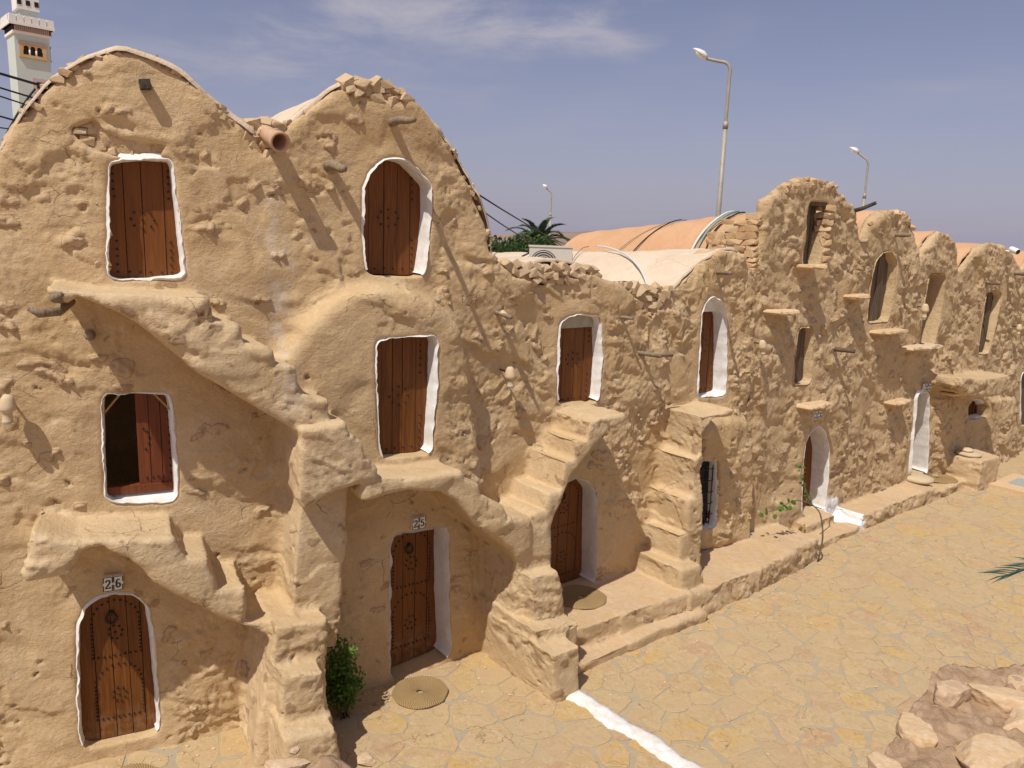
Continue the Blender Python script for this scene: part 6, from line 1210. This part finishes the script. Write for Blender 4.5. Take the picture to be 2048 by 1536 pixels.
for src, cnt, rr in ((L1, 34, .035), (L2, 16, .062)):
    for _ in range(cnt):
        c = Vector(src[rng.randrange(len(src))]) + Vector((rng.gauss(0, .04), rng.gauss(0, .04), rng.gauss(0, .04) - .02)); r_ = rr * rng.uniform(.6, 1.15)
        MB().add(rleaf(c, r_), [tuple(range(7))]).build('leaf', LEAF_B, o)

# ------------------------------------------------------------------ paving: flagstones in grey mortar
def dusty(g, p, col):
    """blown sand lying over stones and joints alike"""
    f = g.m('ADD', g.ss(g.noise(p, 1.0, 5, 0.62, 0.6), 0.42, 0.62, 0, .55), g.ss(g.noise(g.map(p, (1, 2.2, 1), (0, 0, .6)), 5, 6, 0.7, 1.0), 0.48, 0.66, 0, .45))
    return g.mix(g.m('MINIMUM', f, .9), col, g.mix(g.noise(p, 3.0, 3), (0.445, 0.333, 0.189), (0.473, 0.368, 0.222)))
MORT = bpy.data.materials.new('grey_mortar'); MORT.use_nodes = True
g = N(MORT.node_tree); b_s = MORT.node_tree.nodes['Principled BSDF']; p_ = g.pos(); b_s.inputs['Roughness'].default_value = .95; b_s.inputs['Specular IOR Level'].default_value = .1
g.set(b_s.inputs['Base Color'], dusty(g, p_, g.mix(g.noise(p_, 6, 5, .6), (0.324, 0.282, 0.213), (0.436, 0.358, 0.248)))); g.set(b_s.inputs['Normal'], g.bump(g.noise(p_, 40, 5, .6), .5, .01))
def pave_mat():
    m, t, b = mat('flagstone', 0.9, 0.18); g = N(t); p = g.pos()
    tone = g.attr('tone'); fr = g.m('FRACT', g.m('MULTIPLY', tone, 7.31))
    col = g.mix(g.ss(tone, 0.2, 0.45), (0.462, 0.323, 0.165), (0.479, 0.354, 0.191)); col = g.mix(g.ss(tone, 0.70, 0.78), col, (0.514, 0.344, 0.128)); col = g.mix(g.ss(tone, 0.86, 0.90), col, (0.433, 0.274, 0.160))
    col = g.mix(g.ss(g.noise(p, 6, 7, 0.7, 1.0), 0.44, 0.60, 0, .75), col, (0.531, 0.409, 0.239))
    col = g.mix(g.ss(g.noise(p, 11, 7, 0.72, 1.2), 0.50, 0.62, 0, .60), col, (0.335, 0.225, 0.129))
    col = g.mix(g.ss(g.noise(p, 3.3, 6, .68, .8), .50, .62, 0, .55), col, (0.507, 0.335, 0.203))
    col = g.mix(g.ss(g.noise(p, 4.4, 6, .68, .8), .53, .64, 0, .5), col, (0.516, 0.363, 0.171))
    col = dusty(g, p, col)
    col = g.mix(g.ss(g.noise(p, 30, 4, 0.6), 0.70, 0.76, 0, .55), col, (0.790, 0.716, 0.556))
    crk = g.voro(g.n('ShaderNodeVectorMath', {0: p, 1: g.n('ShaderNodeVectorMath', {0: g.n('ShaderNodeTexNoise', {'Vector': p, 'Scale': 5.0, 'Detail': 4.0}).outputs[1], 1: (.25, .25, .25)}, operation='MULTIPLY').outputs[0]}, operation='ADD').outputs[0], 2.1, 'DISTANCE_TO_EDGE')
    col = g.mix(g.m('MULTIPLY', g.ss(crk, .016, .004), g.ss(g.noise(p, 1.9, 3), .50, .60, 0, .7)), col, (0.228, 0.154, 0.083))
    h = g.m('ADD', g.noise(p, 13, 6, 0.65, 0.8), g.m('MULTIPLY', g.noise(p, 55, 4, 0.6), .3))
    g.set(b.inputs['Base Color'], col); g.set(b.inputs['Normal'], g.bump(h, .7, .016)); return m
FLAG = pave_mat()
pv = tag(flat('paving', -12, 40, -2, 46, -0.014, MORT, 160, 150, lambda x, y: -0.007 + 0.005 * fbm(np.stack([x.ravel() * 2, y.ravel() * 2, 0 * x.ravel()], 1), 2, 8).reshape(x.shape)), kind='structure')
def inview(p, pad=.12):
    v = Vector(p) - Vector((0, 0, CAM_H)); z = v.dot(_f)
    if z < .5: return None
    u = v.dot(_r2) / z * 1538; w_ = v.dot(_u2) / z * 1538
    if abs(u) > 1024 * (1 + pad) or abs(w_) > 768 * (1 + pad): return None
    return z
def gen_points():
    q = np.random.default_rng(21); pts_ = []; cell = {}
    def ok(x, y, r):
        i, j = int(x // .4), int(y // .4)
        for a in range(i - 2, i + 3):
            for b in range(j - 2, j + 3):
                for (u, v_, r2) in cell.get((a, b), ()):
                    if (x - u) ** 2 + (y - v_) ** 2 < ((r + r2) / 2) ** 2: return False
        return True
    cand = q.random((60000, 3)) * np.array([32, 26, 1]) + np.array([-7, 5, 0])
    cand[:, 2] = 0.24 + 0.40 * cand[:, 2] ** 1.6
    # keep only ground in view and in front of the wall
    dd = np.array([[inview((c[0], c[1], 0)) or -1] for c in cand])[:, 0]
    for c, z in zip(cand, dd):
        if z < 0: continue
        j = int(np.argmin((LX - c[0]) ** 2 + (LY - c[1]) ** 2)); t = LTH[j]; n_ = (c[0] - LX[j]) * math.sin(t) - (c[1] - LY[j]) * math.cos(t)
        if n_ < (-.05 if LS[j] < 1.4 else .5): continue
        r = c[2] * (1.0 if z < 16 else 1.25)
        if ok(c[0], c[1], r): pts_.append((c[0], c[1], z)); cell.setdefault((int(c[0] // .4), int(c[1] // .4)), []).append((c[0], c[1], r))
    return pts_
PTS = gen_points(); PA = np.array(PTS)
def vcell(i):
    c = PA[i, :2]; d = PA[:, :2] - c; q = np.argsort((d ** 2).sum(1))[1:22]; ply = [(c[0] + .7 * math.cos(t), c[1] + .7 * math.sin(t)) for t in np.linspace(0, 6.283, 13)[:-1]]
    for j in q:
        m_ = (PA[j, :2] + c) / 2; nn = PA[j, :2] - c; r = []
        for k in range(len(ply)):
            a, b = ply[k], ply[(k + 1) % len(ply)]; fa = (a[0] - m_[0]) * nn[0] + (a[1] - m_[1]) * nn[1]; fb = (b[0] - m_[0]) * nn[0] + (b[1] - m_[1]) * nn[1]
            if fa <= 0: r.append(a)
            if fa * fb < 0: t = fa / (fa - fb); r.append((a[0] + (b[0] - a[0]) * t, a[1] + (b[1] - a[1]) * t))
        ply = r
        if len(ply) < 3: return None
    return ply
def flag_geo(ply):
    p = np.array(ply); c = p.mean(0); K = max(14, len(p) * 2)
    q = resample(p, 16, r_=.07); rr = np.linalg.norm(q - c, axis=1, keepdims=True); gap = .002 + .007 * rng.random()
    tn = np.stack([q[:, 0] * 5, q[:, 1] * 5, np.zeros(16)], 1); q = c + (q - c) * (1 - (gap + .050 * np.clip(vnoise(tn * .8, 2), -.08, 1)[:, None] + .012 * np.clip(vnoise(tn * 4, 3), -.3, 1)[:, None]) / rr)
    tilt = (rng.gauss(0, .006), rng.gauss(0, .006)); up = .0005 + .0035 * rng.random() ** 2
    def z(x): return (x - c) @ np.array(tilt)
    inn = c + (q - c) * (1 - .012 / rr.clip(.05)); v = [(x[0], x[1], -.03) for x in q] + [(x[0], x[1], up - .003 + z(x)) for x in q] + [(x[0], x[1], up + z(x)) for x in inn]
    n = 16; f = [(i, (i + 1) % n, n + (i + 1) % n, n + i) for i in range(n)] + [(n + i, n + (i + 1) % n, 2 * n + (i + 1) % n, 2 * n + i) for i in range(n)] + [tuple(range(2 * n, 3 * n))]
    return v, f
order = sorted(range(len(PTS)), key=lambda i: PTS[i][2]); big = MB(); tones = []; cnt = 0
for i in order:
    ply = vcell(i)
    if ply is None: continue
    v, f = flag_geo(ply); tv = rng.random()
    if cnt < 300:
        cx_, cy_ = np.mean([p[0] for p in v]), np.mean([p[1] for p in v])
        mesh_np('flagstone', v, f, FLAG, pv, False, attrs={'tone': np.full(len(v), tv)}, origin=(cx_, cy_, 0)); cnt += 1
    else: big.add(v, f); tones += [tv] * len(v)
o = mesh_np('flagstone_paving', big.v, big.f, FLAG, pv, False, attrs={'tone': np.array(tones)}); o['kind'] = 'stuff'
# loose pebbles and crumbs of plaster, mostly along the foot of the walls
pb = MB(); pq = random.Random(5)
for k in range(1100):
    if pq.random() < .7: s_ = pq.uniform(-5, 16); n_ = abs(pq.gauss(0, .35)) + np.interp(s_, [-5, 1.2, 2.1, 5, 8.7, 11.2, 16.5, 17], [.05, .05, 1.35, 1.3, 1.0, .68, .66, .1])
    else: s_ = pq.uniform(-5, 12); n_ = pq.uniform(.5, 5.5)
    c = w1(s_, n_, 0); r_ = .006 + .022 * pq.random() ** 3
    vv = [c + Vector((r_ * pq.uniform(.5, 1.2) * x, r_ * pq.uniform(.5, 1.2) * y, r_ * (z * .6 + .3))) for x, y, z in ((1, 0, 0), (0, 1, 0), (-1, 0, 0), (0, -1, 0), (.2, .1, 1), (0, 0, -.5))]
    pb.add(vv, [(0, 1, 4), (1, 2, 4), (2, 3, 4), (3, 0, 4), (1, 0, 5), (2, 1, 5), (3, 2, 5), (0, 3, 5)])
tag(pb.build('pebbles', SLAB), kind='stuff')
# painted white kerb line across the paving
KL = smooth_pts([(0.66, 9.42), (0.86, 9.24), (1.35, 8.70), (1.85, 8.15), (2.35, 7.55), (3.0, 6.75)], 70); v = []; f = []
for k, p in enumerate(KL):
    tg = KL[min(k + 1, 69)] - KL[max(k - 1, 0)]; tg /= np.linalg.norm(tg); sd = np.array([-tg[1], tg[0]]); wd = .135 * (1 + .12 * math.sin(k * .5) + .08 * math.sin(k * 1.3)); j = .02 * math.sin(k * .37)
    for u, z in ((-1.0, -.03), (-.95, .018), (-.6, .034 + .006 * math.sin(k * .9)), (-.1, .040 + .005 * math.sin(k * 1.7)), (.4, .038), (.9, .020), (1.0, -.03)):
        v.append((p[0] + sd[0] * (u * wd * (1 + .07 * math.sin(k * 2.1 + u * 4)) + j), p[1] + sd[1] * (u * wd * (1 + .07 * math.sin(k * 2.1 + u * 4)) + j), z))
for k in range(69):
    for u in range(6): f.append((k * 7 + u, k * 7 + u + 1, (k + 1) * 7 + u + 1, (k + 1) * 7 + u))
WHITE_K = simple('white_painted_kerb', (0.80, 0.79, 0.77), (0.66, 0.62, 0.56), 9, 0.9, 0.6, 0.012, 0.15, bs=22)
tag(mesh_np('painted_kerb', v, f, WHITE_K, None, True), kind='structure')

# ------------------------------------------------------------------ rough parapet close to the camera
PAR_M = simple('crumbly_mud_mortar', (0.33, 0.215, 0.130), (0.46, 0.32, 0.205), 14, 0.97, 0.7, 0.015, 0.1, bs=75)
PSTONE = stone_mat('parapet_stone', [(0.56, 0.39, 0.23), (0.58, 0.40, 0.22), (0.52, 0.36, 0.22), (0.66, 0.53, 0.38)])
pr0 = empty('parapet_wall', (1.2, 3.2, 0)); tag(pr0, 'rough parapet of big pale stones in crumbly brown mortar, nearest the camera', 'wall')
xs = np.linspace(-2.0, 4.6, 420); prof_y = np.concatenate([np.linspace(0, .17, 5), np.linspace(.2, .28, 14), np.linspace(.288, 1, 60)])
def ptop(x): return 3.02 + .27 * np.exp(-((x + .78) / .34) ** 2) + .40 * sstep(1.60, 1.95, x)
def pfar(x): return 3.22 + .10 * np.exp(-((x + .78) / .5) ** 2) + .98 * np.clip((x - 1.72) / .92, 0, 1)
v = []
for x in xs:
    fy = pfar(x); t = ptop(x)
    for u in list(prof_y) + [2.0]:
        if u > 1.5: y, z = fy - 1.3, -.1
        elif u < .28: y, z = fy, -.1 + (t + .1) * (u / .28)
        else: y, z = fy - (u - .28) / .72 * 1.3, t
        v.append((x, y, z))
v = np.array(v); nn = fbm(v * 4.5, 4, 70, .6); n2 = vnoise(v * 26, 71); n3 = vnoise(v * 55, 72); topm = sstep(2.7, 3.0, v[:, 2])
wl = np.abs(vnoise(v * 9, 73)); cr1, cr2, cr3 = worley(v * 15, 74); lump = sstep(.6, .1, cr1) * (.3 + cr3); v[:, 2] += topm * (nn * .09 + lump * .022 + n3 * .003); v[:, 1] += (1 - topm) * (nn * .11 + n2 * .015 + wl * .03) + topm * nn * .04
v = v.reshape(420, 80, 3); e0, e1 = v[:1].copy(), v[-1:].copy(); e0[:, :, 2] = -.1; e1[:, :, 2] = -.1; v = np.concatenate([e0, v, e1]).reshape(-1, 3)
i = np.arange(422 * 80).reshape(422, 80); f = np.stack([i[:-1, :-1], i[1:, :-1], i[1:, 1:], i[:-1, 1:]], -1).reshape(-1, 4)
mesh_np('mortar', v, f, PAR_M, pr0, True)
def big_rock(px, py, z, sx_, sy_, sz_, rot, seed, thick=None):
    d = ray(px, py); k = (z - CAM_H) / d.z; c = Vector((d.x * k, d.y * k, z)); bm = bmesh.new(); bmesh.ops.create_icosphere(bm, subdivisions=5, radius=1)
    vv = np.array([x.co[:] for x in bm.verts]); r = random.Random(seed)
    for _ in range(11):
        nr_ = np.array([r.gauss(0, 1), r.gauss(0, 1), r.gauss(0, .7)]); nr_ /= np.linalg.norm(nr_); dd = vv @ nr_; lim = r.uniform(.50, .80); vv -= np.clip(dd - lim, 0, None)[:, None] * nr_ * .93
    top_ = .42 + .06 * r.random(); tl = np.array([r.uniform(-.12, .12), r.uniform(-.12, .12), 1.0]); dd = vv @ tl; vv -= np.clip(dd - top_, 0, None)[:, None] * np.array([0, 0, .92])
    vv *= 1 + .09 * fbm(vv * 2.2 + seed, 3, seed)[:, None] + .045 * fbm(vv * 7 + seed, 3, seed + 3)[:, None]
    vv *= np.array([sx_, sy_, sz_]); cr2, sr2 = math.cos(rot), math.sin(rot); vv = np.stack([vv[:, 0] * cr2 - vv[:, 1] * sr2, vv[:, 0] * sr2 + vv[:, 1] * cr2, vv[:, 2]], 1) + np.array(c)
    fc = [tuple(x.index for x in fa.verts) for fa in bm.faces]; bm.free(); mesh_np('stone', vv, fc, PSTONE, pr0, True)
for args in [(1903, 1390, 3.45, .13, .105, .12, .5, 1), (2012, 1402, 3.43, .24, .10, .12, -.3, 2), (1838, 1470, 3.40, .105, .20, .12, -.5, 3), (1975, 1520, 3.43, .22, .155, .12, .15, 4), (1772, 1540, 3.36, .10, .10, .10, .2, 5), (2075, 1450, 3.42, .2, .15, .1, .1, 6), (2040, 1372, 3.42, .12, .09, .08, .1, 9),
             (1925, 1440, 3.40, .05, .04, .035, .3, 11), (590, 1500, 3.22, .035, .025, .02, .3, 7), (575, 1532, 3.20, .13, .06, .05, .2, 8), (730, 1520, 3.26, .06, .05, .04, .2, 12)]: big_rock(*args)
